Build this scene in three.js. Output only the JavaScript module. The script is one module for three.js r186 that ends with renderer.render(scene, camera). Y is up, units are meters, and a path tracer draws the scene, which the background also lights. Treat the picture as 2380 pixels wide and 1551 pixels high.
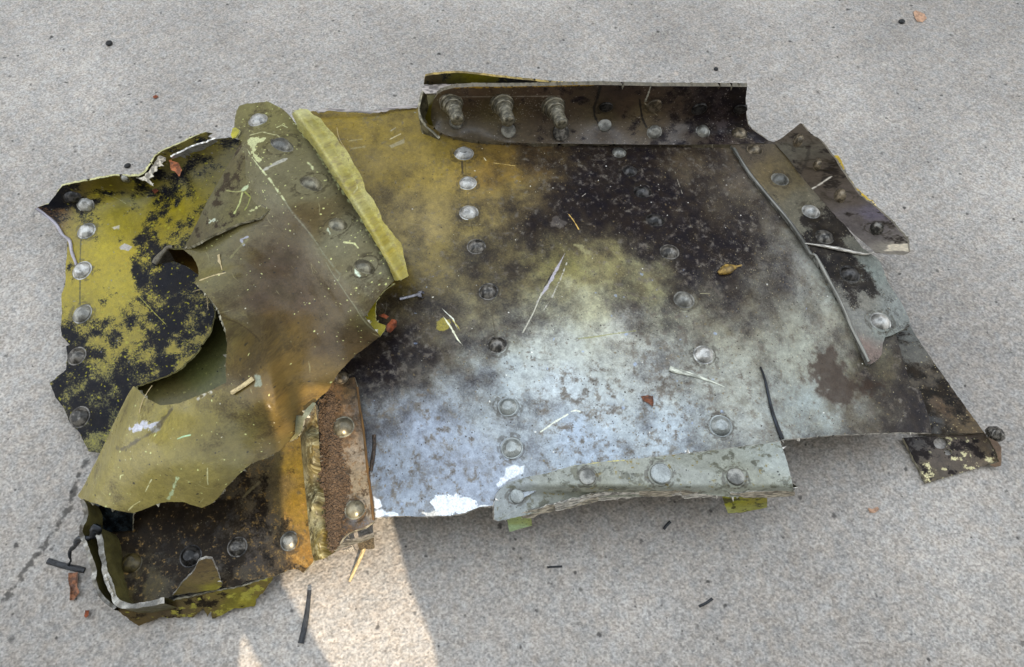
import * as THREE from 'three';
import { mergeGeometries } from 'three/addons/utils/BufferGeometryUtils.js';

// ---------------------------------------------------------------- camera
const scene = new THREE.Scene();
const W = 2380, H = 1551;                       // photograph measured at this size
const FOV = 50, PITCH = 62 * Math.PI / 180, DIST = 0.38;
const camera = new THREE.PerspectiveCamera(FOV, W / H, 0.01, 60);
camera.position.set(0, DIST * Math.sin(PITCH), DIST * Math.cos(PITCH));
camera.lookAt(0, 0, 0);
camera.updateMatrixWorld(true);
camera.updateProjectionMatrix();

// ---------------------------------------------------------------- sky, sun, exposure
const skyW = 256, skyH = 128, skyData = new Float32Array(skyW * skyH * 4);
for (let j = 0; j < skyH; j++) for (let i = 0; i < skyW; i++) {
  const el = ((j + 0.5) / skyH - 0.5) * Math.PI, k = 4 * (j * skyW + i);
  const f = Math.pow(Math.max(0, Math.sin(el)), 0.6);
  skyData[k] = 1.50 - 0.30 * f; skyData[k + 1] = 1.46 - 0.12 * f; skyData[k + 2] = 1.40 + 0.14 * f; skyData[k + 3] = 1;
}
const sky = new THREE.DataTexture(skyData, skyW, skyH, THREE.RGBAFormat, THREE.FloatType);
sky.mapping = THREE.EquirectangularReflectionMapping; sky.magFilter = sky.minFilter = THREE.LinearFilter; sky.needsUpdate = true;
scene.background = sky; scene.environment = sky; scene.environmentIntensity = 1; scene.backgroundIntensity = 1;

const SUN_EL = 40 * Math.PI / 180, SUN_AZ = 17 * Math.PI / 180;
const sunDir = new THREE.Vector3(Math.sin(SUN_AZ) * Math.cos(SUN_EL), Math.sin(SUN_EL), Math.cos(SUN_AZ) * Math.cos(SUN_EL));
const sun = new THREE.DirectionalLight(new THREE.Color().setRGB(1, 0.82, 0.6), 3.6);
sun.position.copy(sunDir).multiplyScalar(3); sun.castShadow = true; sun.shadow.radius = 0.7;
Object.assign(sun.shadow.camera, { left: -1, right: 1, top: 1, bottom: -1, near: 0.1, far: 8 });
sun.shadow.mapSize.set(2048, 2048);
scene.add(sun, sun.target);

const renderer = new THREE.WebGLRenderer({ antialias: true });
renderer.toneMapping = THREE.LinearToneMapping;
renderer.toneMappingExposure = 1.62;
renderer.shadowMap.enabled = true;

// ---------------------------------------------------------------- numbers
let seed = 7;
const rnd = () => { seed = (seed * 1664525 + 1013904223) >>> 0; return seed / 4294967296; };
const hash = (x, y, s) => { let h = Math.imul(x, 374761393) ^ Math.imul(y, 668265263) ^ Math.imul(s, 1442695041); h = Math.imul(h ^ (h >>> 13), 1274126177); return ((h ^ (h >>> 16)) >>> 0) / 4294967296; };
const TAB = new Float32Array(65536); for (let i = 0; i < 65536; i++) TAB[i] = hash(i & 255, i >> 8, 99);
function vn(x, y, s = 0) {                       // value noise 0..1
  const xi = Math.floor(x), yi = Math.floor(y); let fx = x - xi, fy = y - yi;
  fx = fx * fx * (3 - 2 * fx); fy = fy * fy * (3 - 2 * fy);
  const x0 = (xi + s * 131) & 255, x1 = (x0 + 1) & 255, y0 = ((yi + s * 57 + (s >> 3)) & 255) << 8, y1 = (y0 + 256) & 65535;
  const a = TAB[y0 | x0], b = TAB[y0 | x1], c = TAB[y1 | x0], d = TAB[y1 | x1];
  return a + (b - a) * fx + (c - a) * fy + (a - b - c + d) * fx * fy;
}
function coarse(w, h, q, fn) {                    // fn at every q-th texel, smooth between
  const cw = Math.ceil(w / q) + 2, ch = Math.ceil(h / q) + 2, g = new Float32Array(cw * ch); for (let j = 0; j < ch; j++) for (let i = 0; i < cw; i++) g[j * cw + i] = fn(i * q, j * q);
  return (i, j) => { const x = i / q, y = j / q, a = x | 0, b = y | 0, fx = x - a, fy = y - b, k = b * cw + a; return (g[k] * (1 - fx) + g[k + 1] * fx) * (1 - fy) + (g[k + cw] * (1 - fx) + g[k + cw + 1] * fx) * fy; };
}
function fbm(x, y, o = 4, s = 0) { let v = 0, a = 0.5, t = 0; for (let i = 0; i < o; i++) { v += a * vn(x, y, s + i * 17); t += a; a *= 0.55; x = x * 2.03 + 11.7; y = y * 2.03 - 7.3; } return v / t; }
const clamp = (x, a = 0, b = 1) => x < a ? a : x > b ? b : x;
const sstep = (a, b, x) => { x = clamp((x - a) / (b - a)); return x * x * (3 - 2 * x); };
const lum = (c) => { const q = hex(c); return (q[0] + q[1] + q[2]) / 3; };
const hex = (c) => [parseInt(c.slice(1, 3), 16), parseInt(c.slice(3, 5), 16), parseInt(c.slice(5, 7), 16)];

// photograph position -> direction -> point at a given height (mm) above the ground
const TH = Math.tan(FOV * Math.PI / 360), ASP = W / H;
function P(u, v, h) {
  const d = new THREE.Vector3((2 * u / W - 1) * TH * ASP, (1 - 2 * v / H) * TH, -1).transformDirection(camera.matrixWorld);
  const k = (h / 1000 - camera.position.y) / d.y;
  return new THREE.Vector3(camera.position.x + d.x * k, h / 1000, camera.position.z + d.z * k);
}
const pxSize = (p) => { const c = p.clone().applyMatrix4(camera.matrixWorldInverse); return -c.z * 2 * TH / H; };   // metres per photo pixel there
// enlarged views in which the outlines were measured
const zoom = (sx, sy, sw, zw) => (...a) => { const o = [], k = sw / zw; for (let i = 0; i < a.length; i += 2) o.push([(sx + a[i] * k) * W / 4096, (sy + a[i + 1] * k) * W / 4096]); return o; };
const zA = zoom(100, 350, 1000, 1939), zB = zoom(700, 350, 1000, 1939), zC = zoom(100, 1050, 1000, 1939), zD = zoom(700, 1050, 1000, 1939), zE = zoom(100, 1800, 1000, 1939), zF = zoom(1000, 1550, 1000, 1939),
  zG = zoom(1600, 250, 800, 2380), zH = zoom(2300, 250, 800, 2380), zI = zoom(2800, 450, 900, 1994), zJ = zoom(3100, 1000, 950, 1551), zK = zoom(1900, 1650, 1350, 2380), zL = zoom(1500, 500, 1100, 1896), zM = zoom(1400, 1200, 1100, 1896),
  zN = zoom(2300, 600, 1100, 1896), zO = zoom(2300, 1200, 1100, 2133);
const zp = (...a) => { const o = []; for (let i = 0; i < a.length; i += 2) o.push([a[i], a[i + 1]]); return o; };

// thin plate spline through (u, v, h)
function spline(pts) {
  const n = pts.length, N = n + 3, A = [], S = 1000;
  const U = (dx, dy) => { const r2 = dx * dx + dy * dy; return r2 > 1e-12 ? 0.5 * r2 * Math.log(r2) : 0; };
  for (let i = 0; i < N; i++) A.push(new Float64Array(N + 1));
  for (let i = 0; i < n; i++) {
    for (let j = 0; j < n; j++) A[i][j] = U((pts[i][0] - pts[j][0]) / S, (pts[i][1] - pts[j][1]) / S);
    A[i][i] += 1e-5;
    A[i][n] = A[n][i] = 1; A[i][n + 1] = A[n + 1][i] = pts[i][0] / S; A[i][n + 2] = A[n + 2][i] = pts[i][1] / S; A[i][N] = pts[i][2];
  }
  for (let c = 0; c < N; c++) {
    let p = c; for (let r = c + 1; r < N; r++) if (Math.abs(A[r][c]) > Math.abs(A[p][c])) p = r;
    [A[c], A[p]] = [A[p], A[c]];
    for (let r = 0; r < N; r++) if (r !== c && A[r][c]) { const f = A[r][c] / A[c][c]; for (let k = c; k <= N; k++) A[r][k] -= f * A[c][k]; }
  }
  const w = A.map((r, i) => r[N] / r[i]);
  return (u, v) => { let s = w[n] + w[n + 1] * u / S + w[n + 2] * v / S; for (let i = 0; i < n; i++) s += w[i] * U((u - pts[i][0]) / S, (v - pts[i][1]) / S); return s; };
}

// ---------------------------------------------------------------- helpers for objects
const used = {};
function numbered(n) { used[n] = (used[n] || 0) + 1; return used[n] === 1 ? n : `${n}_${String(used[n] - 1).padStart(3, '0')}`; }
function put(o, name, parent) { o.name = parent ? name : numbered(name); o.castShadow = o.receiveShadow = true; (parent || scene).add(o); return o; }
function tag(o, label, category, group, kind) { o.userData.label = label; if (category) o.userData.category = category; if (group) o.userData.group = group; if (kind) o.userData.kind = kind; return o; }

const inside = (poly, x, y) => { let c = false; for (let i = 0, j = poly.length - 1; i < poly.length; j = i++) { const a = poly[i], b = poly[j]; if ((a[1] > y) !== (b[1] > y) && x < (b[0] - a[0]) * (y - a[1]) / (b[1] - a[1]) + a[0]) c = !c; } return c; };
function polyDist(poly, x, y, closed = true) {
  let m = 1e9; for (let i = 0, j = poly.length - 1; i < poly.length; j = i++) { if (!closed && i === 0) continue; const a = poly[j], b = poly[i], dx = b[0] - a[0], dy = b[1] - a[1]; const t = clamp(((x - a[0]) * dx + (y - a[1]) * dy) / (dx * dx + dy * dy || 1)); const ex = x - a[0] - t * dx, ey = y - a[1] - t * dy; m = Math.min(m, ex * ex + ey * ey); } return Math.sqrt(m);
}
function smoothLine(pts, closed, step = 5) {       // Catmull-Rom, evenly dense
  const c = new THREE.CatmullRomCurve3(pts.map((p) => new THREE.Vector3(p[0], p[1], p[2] || 0)), closed, 'centripetal');
  const n = Math.max(4, Math.round(c.getLength() / step)), o = [];
  for (let i = 0; i < n + (closed ? 0 : 1); i++) { const p = c.getPointAt(i / n); o.push([p.x, p.y, p.z]); }
  return o;
}
function dense(out, jag, s, step = 4) {             // straight segments, made uneven
  const o = [];
  for (let i = 0; i < out.length; i++) {
    const a = out[i], b = out[(i + 1) % out.length], L = Math.hypot(b[0] - a[0], b[1] - a[1]), n = Math.max(1, Math.round(L / step));
    for (let k = 0; k < n; k++) {
      const t = k / n, w = jag * (k ? 1 : 0.3), x = a[0] + (b[0] - a[0]) * t, y = a[1] + (b[1] - a[1]) * t;
      const m = (fbm(x / 17, y / 17, 2, s) - 0.5) * 2 * w + (vn(x / 5, y / 5, s + 9) - 0.5) * w;
      o.push([x - (b[1] - a[1]) / (L || 1) * m, y + (b[0] - a[0]) / (L || 1) * m]);
    }
  }
  return o;
}
function bridge(outer, hole) {                       // joins a hole to the outline by a cut of no width
  let bi = 0, bj = 0, m = 1e9; outer.forEach((p, i) => hole.forEach((q, j) => { const d = Math.hypot(p[0] - q[0], p[1] - q[1]); if (d < m) { m = d; bi = i; bj = j; } }));
  return [...outer.slice(0, bi + 1), ...hole.slice(bj), ...hole.slice(0, bj + 1), ...outer.slice(bi)];
}
function clipCell(poly, x0, y0, x1, y1) {
  const planes = [[0, x0, 1], [0, x1, -1], [1, y0, 1], [1, y1, -1]];
  let p = poly;
  for (const [ax, c, sg] of planes) {
    const q = []; if (!p.length) return q;
    for (let i = 0; i < p.length; i++) {
      const a = p[i], b = p[(i + 1) % p.length], da = (a[ax] - c) * sg, db = (b[ax] - c) * sg;
      if (da >= 0) q.push(a);
      if ((da >= 0) !== (db >= 0)) { const t = da / (da - db), r = [a[0] + (b[0] - a[0]) * t, a[1] + (b[1] - a[1]) * t]; r[ax] = c; q.push(r); }
    }
    p = q;
  }
  return p;
}
let sheetNo = 0;
/* A metal sheet: outline and heights measured on the photograph, real thickness, cut edge as a part of its own.
   uv = millimetres along the sheet (x, z - y), scaled to its own extent. */
function sheet(name, parent, o) {
  const no = ++sheetNo * 31, cell = o.cell || 12, t = (o.t || 1.2) / 1000;
  let poly = o.smooth ? smoothLine(o.out, true, 5).map((p) => [p[0], p[1]]) : o.out;
  poly = dense(poly, o.jag === undefined ? 1 : o.jag, no, o.step || 4);
  for (const h of o.holes || []) poly = bridge(poly, h);
  const tps = spline(o.hp), dent = o.dent || 0;
  const hf = (u, v) => {
    let h = tps(u, v);
    if (dent) h += (fbm(u / 110, v / 110, 3, no + 3) - 0.5) * dent;
    for (const [bu, bv, br, bh, bw] of o.bumps || []) { const d2 = ((u - bu) / br) ** 2 + ((v - bv) / (bw || br)) ** 2; if (d2 < 6) h += bh * Math.exp(-d2 * 1.5); }
    if (o.mod) h = o.mod(u, v, h);
    return h;
  };
  let x0 = 1e9, x1 = -1e9, y0 = 1e9, y1 = -1e9;
  for (const [x, y] of poly) { x0 = Math.min(x0, x); x1 = Math.max(x1, x); y0 = Math.min(y0, y); y1 = Math.max(y1, y); }
  x0 -= 0.37; y0 -= 0.41;
  const nx = Math.ceil((x1 - x0) / cell), ny = Math.ceil((y1 - y0) / cell), cross = new Uint8Array(nx * ny);
  for (let i = 0; i < poly.length; i++) { const a = poly[i], b = poly[(i + 1) % poly.length], n = Math.ceil(Math.hypot(b[0] - a[0], b[1] - a[1]) * 2) + 1; for (let k = 0; k <= n; k++) { const x = a[0] + (b[0] - a[0]) * k / n, y = a[1] + (b[1] - a[1]) * k / n; cross[clamp(Math.floor((y - y0) / cell), 0, ny - 1) * nx + clamp(Math.floor((x - x0) / cell), 0, nx - 1)] = 1; } }
  const ids = new Map(), V = [], T = [];
  const id = (u, v) => { const k = Math.round(u * 50) + '_' + Math.round(v * 50); let i = ids.get(k); if (i === undefined) { i = V.length; ids.set(k, i); V.push([u, v]); } return i; };
  for (let j = 0; j < ny; j++) for (let i = 0; i < nx; i++) {
    const a = x0 + i * cell, b = y0 + j * cell, c = a + cell, d = b + cell;
    if (!cross[j * nx + i]) { if (inside(poly, a + cell / 2, b + cell / 2)) { const q = [id(a, b), id(c, b), id(c, d), id(a, d)]; T.push([q[0], q[1], q[2]], [q[0], q[2], q[3]]); } continue; }
    const q = clipCell(poly, a, b, c, d); if (q.length < 3) continue;
    const pts = []; for (const p of q) { const l = pts[pts.length - 1]; if (!l || Math.hypot(l.x - p[0], l.y - p[1]) > 0.03) pts.push(new THREE.Vector2(p[0], p[1])); }
    if (pts.length > 2 && pts[0].distanceTo(pts[pts.length - 1]) < 0.03) pts.pop();
    if (pts.length < 3) continue;
    for (const f of THREE.ShapeUtils.triangulateShape(pts, [])) { const k = f.map((m) => id(pts[m].x, pts[m].y)); if (k[0] !== k[1] && k[1] !== k[2] && k[0] !== k[2]) T.push(k); }
  }
  const pos = V.map(([u, v]) => P(u, v, hf(u, v)));
  const nor = V.map(() => new THREE.Vector3()), e1 = new THREE.Vector3(), e2 = new THREE.Vector3(), toCam = new THREE.Vector3();
  for (const f of T) {
    e1.subVectors(pos[f[1]], pos[f[0]]); e2.subVectors(pos[f[2]], pos[f[0]]); e1.cross(e2);
    toCam.subVectors(camera.position, pos[f[0]]);
    if (e1.dot(toCam) < 0) { e1.negate(); [f[1], f[2]] = [f[2], f[1]]; }
    f.forEach((i) => nor[i].add(e1));
  }
  nor.forEach((n) => (n.lengthSq() > 0 ? n.normalize() : n.set(0, 1, 0)));
  let s0 = 1e9, s1 = -1e9, t0 = 1e9, t1 = -1e9; const flatten = o.st || ((p) => [p.x * 1000, (p.z - p.y) * 1000]), st = pos.map(flatten);
  for (const [a, b] of st) { s0 = Math.min(s0, a); s1 = Math.max(s1, a); t0 = Math.min(t0, b); t1 = Math.max(t1, b); }
  const n = pos.length, Pa = new Float32Array(n * 6), Na = new Float32Array(n * 6), Ua = new Float32Array(n * 4), I = [];
  for (let i = 0; i < n; i++) {
    const p = pos[i], m = nor[i], k = 3 * (i + n);
    Pa.set([p.x, p.y, p.z], 3 * i); Na.set([m.x, m.y, m.z], 3 * i);
    Pa.set([p.x - m.x * t, p.y - m.y * t, p.z - m.z * t], k); Na.set([-m.x, -m.y, -m.z], k);
    const uu = (st[i][0] - s0) / (s1 - s0), vv = (st[i][1] - t0) / (t1 - t0); Ua.set([uu, vv], 2 * i); Ua.set([uu, vv], 2 * (i + n));
  }
  const edges = new Map();
  for (const f of T) { I.push(f[0], f[1], f[2], f[0] + n, f[2] + n, f[1] + n); for (let k = 0; k < 3; k++) { const a = f[k], b = f[(k + 1) % 3], key = a < b ? a + '_' + b : b + '_' + a; edges.set(key, edges.has(key) ? null : [a, b]); } }
  const g = new THREE.BufferGeometry(); g.setAttribute('position', new THREE.BufferAttribute(Pa, 3)); g.setAttribute('normal', new THREE.BufferAttribute(Na, 3)); g.setAttribute('uv', new THREE.BufferAttribute(Ua, 2)); g.setIndex(I);
  const ep = [], eu = [];
  for (const e of edges.values()) if (e) { const [a, b] = e, q = [a, b, b + n, a, b + n, a + n]; for (const k of [q[0], q[2], q[1], q[3], q[5], q[4]]) { ep.push(Pa[3 * k], Pa[3 * k + 1], Pa[3 * k + 2]); eu.push((Pa[3 * k] + Pa[3 * k + 1]) * 40, (Pa[3 * k + 2] + Pa[3 * k + 1]) * 40); } }
  const eg = new THREE.BufferGeometry(); eg.setAttribute('position', new THREE.Float32BufferAttribute(ep, 3)); eg.setAttribute('uv', new THREE.Float32BufferAttribute(eu, 2)); eg.computeVertexNormals();
  const S = { hf, ext: [s0, t0, s1, t1], at: (u, v, up = 0) => P(u, v, hf(u, v) + up), st: (u, v) => flatten(P(u, v, hf(u, v))) };
  S.normal = (u, v) => { const a = S.at(u, v), b = S.at(u + 3, v), c = S.at(u, v + 3); return c.sub(a).cross(b.sub(a)).normalize(); };
  S.rivets = o.rivets || [];
  const mat = o.mat || painted(S, o.paint);
  if (parent !== wreck) S.mesh = put(new THREE.Mesh(mergeGeometries([g.toNonIndexed(), eg], true), [mat, o.edge || M.rim]), name, parent);
  else { S.mesh = put(new THREE.Mesh(g, mat), name, parent); put(new THREE.Mesh(eg, o.edge || M.rim), 'cut_edge', S.mesh); }
  for (const r of S.rivets) rivet(S, ...r);
  return S;
}

// ---------------------------------------------------------------- paint: colour of the matter on a sheet, laid out in millimetres of the sheet
function field(S, pts, n = 3) {                      // smooth values between measured places
  const q = pts.map((p) => [...S.st(p[0], p[1]), ...p.slice(2)]), G = 72, [s0, t0, s1, t1] = S.ext, k = q[0].length - 2, data = new Float32Array(G * G * k);
  for (let j = 0; j < G; j++) for (let i = 0; i < G; i++) {
    const s = s0 + (s1 - s0) * i / (G - 1), t = t0 + (t1 - t0) * j / (G - 1); let w = 0; const v = new Array(k).fill(0);
    for (const p of q) { const d = Math.pow((s - p[0]) ** 2 + (t - p[1]) ** 2 + 4, -n / 2); w += d; for (let c = 0; c < k; c++) v[c] += d * p[2 + c]; }
    for (let c = 0; c < k; c++) data[(j * G + i) * k + c] = v[c] / w;
  }
  return (s, t, out) => {
    const x = clamp((s - s0) / (s1 - s0) * (G - 1), 0, G - 1.001), y = clamp((t - t0) / (t1 - t0) * (G - 1), 0, G - 1.001), i = Math.floor(x), j = Math.floor(y), fx = x - i, fy = y - j, a = (j * G + i) * k, b = a + G * k;
    for (let c = 0; c < k; c++) out[c] = (data[a + c] * (1 - fx) + data[a + k + c] * fx) * (1 - fy) + (data[b + c] * (1 - fx) + data[b + k + c] * fx) * fy;
    return out;
  };
}
function painted(S, o) {
  const [s0, t0, s1, t1] = S.ext, mm = o.mm || 0.26, w = clamp(Math.round((s1 - s0) / mm), 32, 2000), h = clamp(Math.round((t1 - t0) / mm), 32, 2000);
  const data = new Uint8Array(w * h * 4), ro = new Uint8Array(w * h * 4), no = sheetNo * 101, R0 = o.rough || 0.5;
  const sat = o.sat || 1.2, vivid = (c) => { const m = 0.3 * c[0] + 0.59 * c[1] + 0.11 * c[2]; return c.map((q) => clamp(m + (q - m) * sat, 0, 255)); };
  const base = field(S, o.base.map((p) => [p[0], p[1], ...vivid(hex(p[2]))])), warp = o.warp === undefined ? 5 : o.warp, grain = o.grain === undefined ? 0.09 : o.grain;
  const layers = (o.layers || []).map((l, i) => ({ scale: 4, soft: 0.12, oct: 4, rough: R0, spec: lum(l.col) < 60 ? 0.25 : 0.8, sx: 1, a: 1, ...l, rgb: hex(l.col), rgb2: hex(l.col2 || l.col), f: field(S, l.pts), s: no + 40 + i * 13 }));
  const spots = (o.spots || []).map((l, i) => ({ r0: 0.25, r1: 0.6, a: 1, rough: R0, ...l, rgb: hex(l.col), f: field(S, l.pts), s: no + 400 + i * 7 }));
  const one = [0], c = [0, 0, 0], S_ = (i) => s0 + i / w * (s1 - s0), T_ = (j) => t0 + j / h * (t1 - t0);
  const gx = coarse(w, h, 3, (i, j) => (fbm(S_(i) / 9, T_(j) / 9, 4, no) - 0.5) * warp * 2.4), gy = coarse(w, h, 3, (i, j) => (fbm(S_(i) / 9, T_(j) / 9, 4, no + 5) - 0.5) * warp * 2.4), g14 = coarse(w, h, 6, (i, j) => fbm(S_(i) / 14, T_(j) / 14, 3, no + 4) - 0.5), gr = coarse(w, h, 2, (i, j) => (fbm(S_(i) / 2.2, T_(j) / 2.2, 3, no + 9) - 0.5) * 0.22);
  for (let j = 0; j < h; j++) for (let i = 0; i < w; i++) {
    const s = s0 + (i + 0.5) / w * (s1 - s0), t = t0 + (j + 0.5) / h * (t1 - t0);
    const wx = gx(i, j), wy = gy(i, j);
    base(s + wx, t + wy, c); let rough = R0, sp = 1;
    const g = 1 + (vn(s / 0.35, t / 0.35, no + 1) - 0.5) * grain * 1.6 + (fbm(s / 1.6, t / 1.6, 2, no + 2) - 0.5) * grain * 2.4 + g14(i, j) * grain * 1.5;
    for (const l of layers) {
      const d = l.f(s + wx, t + wy, one)[0]; if (d < 0.01) continue;
      const n = fbm(s / l.scale * l.sx, t / l.scale, l.oct, l.s), fine = vn(s / 0.5, t / 0.5, l.s + 3);
      const m = sstep(-l.soft, l.soft, d * 1.15 - 0.08 + (n - 0.5) * (l.amp || 1.6) * (1 - 0.5 * d * d) + (fine - 0.5) * (l.fine || 0.3) - 0.5) * l.a; if (m <= 0) continue;
      const k = vn(s / 3, t / 3, l.s + 8);
      for (let q = 0; q < 3; q++) c[q] += (l.rgb[q] + (l.rgb2[q] - l.rgb[q]) * k - c[q]) * m;
      rough += (l.rough - rough) * m; sp += (l.spec - sp) * m;
    }
    const k = 4 * (j * w + i);
    for (let q = 0; q < 3; q++) data[k + q] = clamp(c[q] * g, 0, 255);
    data[k + 3] = 255; ro[k] = ro[k + 2] = 0; ro[k + 1] = clamp((rough + gr(i, j)) * 255, 20, 255); ro[k + 3] = 255 * sp;
  }
  const over = (bx, reach, fn) => {                   // visits the texels near some points
    let a = 1e9, b = -1e9, e = 1e9, d = -1e9; for (const p of bx) { a = Math.min(a, p[0]); b = Math.max(b, p[0]); e = Math.min(e, p[1]); d = Math.max(d, p[1]); }
    const i0 = clamp(Math.floor((a - reach - s0) / (s1 - s0) * w), 0, w - 1), i1 = clamp(Math.ceil((b + reach - s0) / (s1 - s0) * w), 0, w - 1), j0 = clamp(Math.floor((e - reach - t0) / (t1 - t0) * h), 0, h - 1), j1 = clamp(Math.ceil((d + reach - t0) / (t1 - t0) * h), 0, h - 1);
    for (let j = j0; j <= j1; j++) for (let i = i0; i <= i1; i++) {
      const s = s0 + (i + 0.5) / w * (s1 - s0), t = t0 + (j + 0.5) / h * (t1 - t0), r = fn(s, t); if (!r || r[0] <= 0) continue;
      const k = 4 * (j * w + i); for (let q = 0; q < 3; q++) data[k + q] = clamp(data[k + q] + (r[1][q] * (0.88 + 0.24 * vn(s / 0.5, t / 0.5, 77)) - data[k + q]) * r[0], 0, 255);
      if (r[2]) ro[k + 1] = ro[k + 1] + (r[2] * 255 - ro[k + 1]) * r[0];
    }
  };
  for (const l of spots) {
    const cs = l.cell || 2.2;
    for (let y = Math.floor(t0 / cs); y <= t1 / cs; y++) for (let x = Math.floor(s0 / cs); x <= s1 / cs; x++) {
      const px = (x + hash(x, y, l.s + 1)) * cs, py = (y + hash(x, y, l.s + 2)) * cs;
      if (hash(x, y, l.s) > l.f(px, py, one)[0]) continue;
      const r = l.r0 + (l.r1 - l.r0) * hash(x, y, l.s + 3) ** 2, an = hash(x, y, l.s + 4) * 3.1, ca = Math.cos(an), sa = Math.sin(an), sq = 1 + 1.2 * hash(x, y, l.s + 5);
      over([[px, py]], r * 1.7, (s, t) => { const dx = s - px, dy = t - py, q = Math.hypot(dx * ca + dy * sa, (dy * ca - dx * sa) * sq) / r + (vn(s / 0.45, t / 0.45, l.s + 6) - 0.5) * 0.9; return q > 1.1 ? null : [sstep(1.1, 0.75, q) * l.a, l.rgb, l.rough]; });
    }
  }
  for (const [n, p] of (o.patches || []).entries()) {
    const q = p.pts.map((x) => S.st(x[0], x[1])), rgb = hex(p.col), amp = p.amp === undefined ? 1.2 : p.amp, soft = p.soft || 0.35, sc = p.scale || 3;
    over(q, amp * 2 + soft, (s, t) => { const d = polyDist(q, s, t) * (inside(q, s, t) ? 1 : -1) + (fbm(s / sc * (p.sx || 1), t / sc, 4, no + n * 3) - 0.5) * amp * 3.2; return [sstep(-soft, soft, d) * (p.a || 1), rgb, p.rough]; });
  }
  const rings = S.rivets.flatMap(([u, v, r], n) => { const q = S.st(u, v), R = r * pxSize(S.at(u, v)) * 1000, ring = (k) => Array.from({ length: 25 }, (_, i) => [q[0] + R * k * Math.cos(i * Math.PI / 12), q[1] + R * k * 0.97 * Math.sin(i * Math.PI / 12)]); return [{ st: ring(1.14), col: o.grime || '#2a241a', w: 0.4, a: 0.5, broken: 0.44 }, { st: ring(1.3 + 0.1 * hash(n, 1, 5)), col: o.grime || '#2a241a', w: 1.1, a: 0.4, broken: 0.52 }]; });   // grime packed round each rivet
  const sc = o.scratch, scr = Array.from({ length: sc ? sc.n : 0 }, (_, n) => { const x = s0 + (s1 - s0) * hash(n, 1, no), y = t0 + (t1 - t0) * hash(n, 2, no), L = sc.len * hash(n, 3, no) ** 2.5 + 0.8, an = (sc.dir || 0.6) + (hash(n, 4, no) - 0.5) * (hash(n, 7, no) > 0.7 ? 3 : 1.1), bend = (hash(n, 5, no) - 0.5) * 0.25 * L; return { st: [[x, y], [x + L / 2 * Math.cos(an) - bend * Math.sin(an), y + L / 2 * Math.sin(an) + bend * Math.cos(an)], [x + L * Math.cos(an), y + L * Math.sin(an)]], col: hash(n, 6, no) > 0.75 ? '#2a2620' : sc.col, w: 0.16 + 0.16 * hash(n, 8, no), a: sc.a * (0.4 + 0.6 * hash(n, 9, no)), taper: 1 }; });
  for (const [n, p] of [...(o.strokes || []), ...rings, ...scr].entries()) {
    const q = p.st || p.pts.map((x) => S.st(x[0], x[1])), rgb = hex(p.col), wd = p.w || 0.3; let L = 0; const at = q.map((x, i) => (i ? (L += Math.hypot(x[0] - q[i - 1][0], x[1] - q[i - 1][1])) : 0));
    over(q, wd * 2, (s, t) => {
      let best = 1e9, bl = 0; for (let i = 1; i < q.length; i++) { const a = q[i - 1], b = q[i], dx = b[0] - a[0], dy = b[1] - a[1], f = clamp(((s - a[0]) * dx + (t - a[1]) * dy) / (dx * dx + dy * dy || 1)), d = Math.hypot(s - a[0] - f * dx, t - a[1] - f * dy); if (d < best) { best = d; bl = at[i - 1] + f * (at[i] - at[i - 1]); } }
      const f = bl / L, ww = wd * (p.taper ? Math.sin(Math.PI * clamp(f, 0.03, 0.97)) : 1) * (0.55 + 0.9 * vn(bl / 1.3, n, no + 31)), gap = p.broken ? sstep(p.broken - 0.12, p.broken + 0.12, fbm(s / 1.5, t / 1.5, 2, no + n)) : 1;
      return [sstep(ww, ww * 0.5, best) * (p.a || 1) * gap, rgb, p.rough];
    });
  }
  const tx = (d, srgb) => { const x = new THREE.DataTexture(d, w, h); x.magFilter = x.minFilter = THREE.LinearFilter; if (srgb) x.colorSpace = THREE.SRGBColorSpace; x.needsUpdate = true; return x; };
  const rt = tx(ro), bm = bumpTile.clone(); bm.repeat.set((s1 - s0) / 60, (t1 - t0) / 60); bm.needsUpdate = true;
  return new THREE.MeshPhysicalMaterial({ specularIntensity: o.spec || 0.6, map: tx(data, true), roughnessMap: rt, specularIntensityMap: rt, roughness: 1, metalness: o.metal || 0, bumpMap: bm, bumpScale: o.bump || 0.00012, side: THREE.DoubleSide });
}
function tile(n, fn, srgb) {                           // small repeating texture; fn(x, y) in 0..1 -> [r, g, b]
  const d = new Uint8Array(n * n * 4); for (let j = 0; j < n; j++) for (let i = 0; i < n; i++) { const c = fn((i + 0.5) / n, (j + 0.5) / n), k = 4 * (j * n + i); d[k] = clamp(c[0], 0, 255); d[k + 1] = clamp(c[1], 0, 255); d[k + 2] = clamp(c[2], 0, 255); d[k + 3] = 255; }
  const t = new THREE.DataTexture(d, n, n); t.wrapS = t.wrapT = THREE.RepeatWrapping; t.magFilter = t.minFilter = THREE.LinearFilter; if (srgb) t.colorSpace = THREE.SRGBColorSpace; t.needsUpdate = true; return t;
}
const wrapN = (x, y, f, s, o = 4) => {                 // noise that repeats at 1
  const a = (p, q) => fbm(p * f, q * f, o, s), bx = sstep(0.85, 1, x), by = sstep(0.85, 1, y);
  return (a(x, y) * (1 - bx) + a(x - 1, y) * bx) * (1 - by) + (a(x, y - 1) * (1 - bx) + a(x - 1, y - 1) * bx) * by;
};
const bumpTile = tile(512, (x, y) => { const v = 255 * clamp(0.55 * wrapN(x, y, 26, 5) + 0.45 * wrapN(x, y, 110, 6, 2)); return [v, v, v]; });

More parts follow.
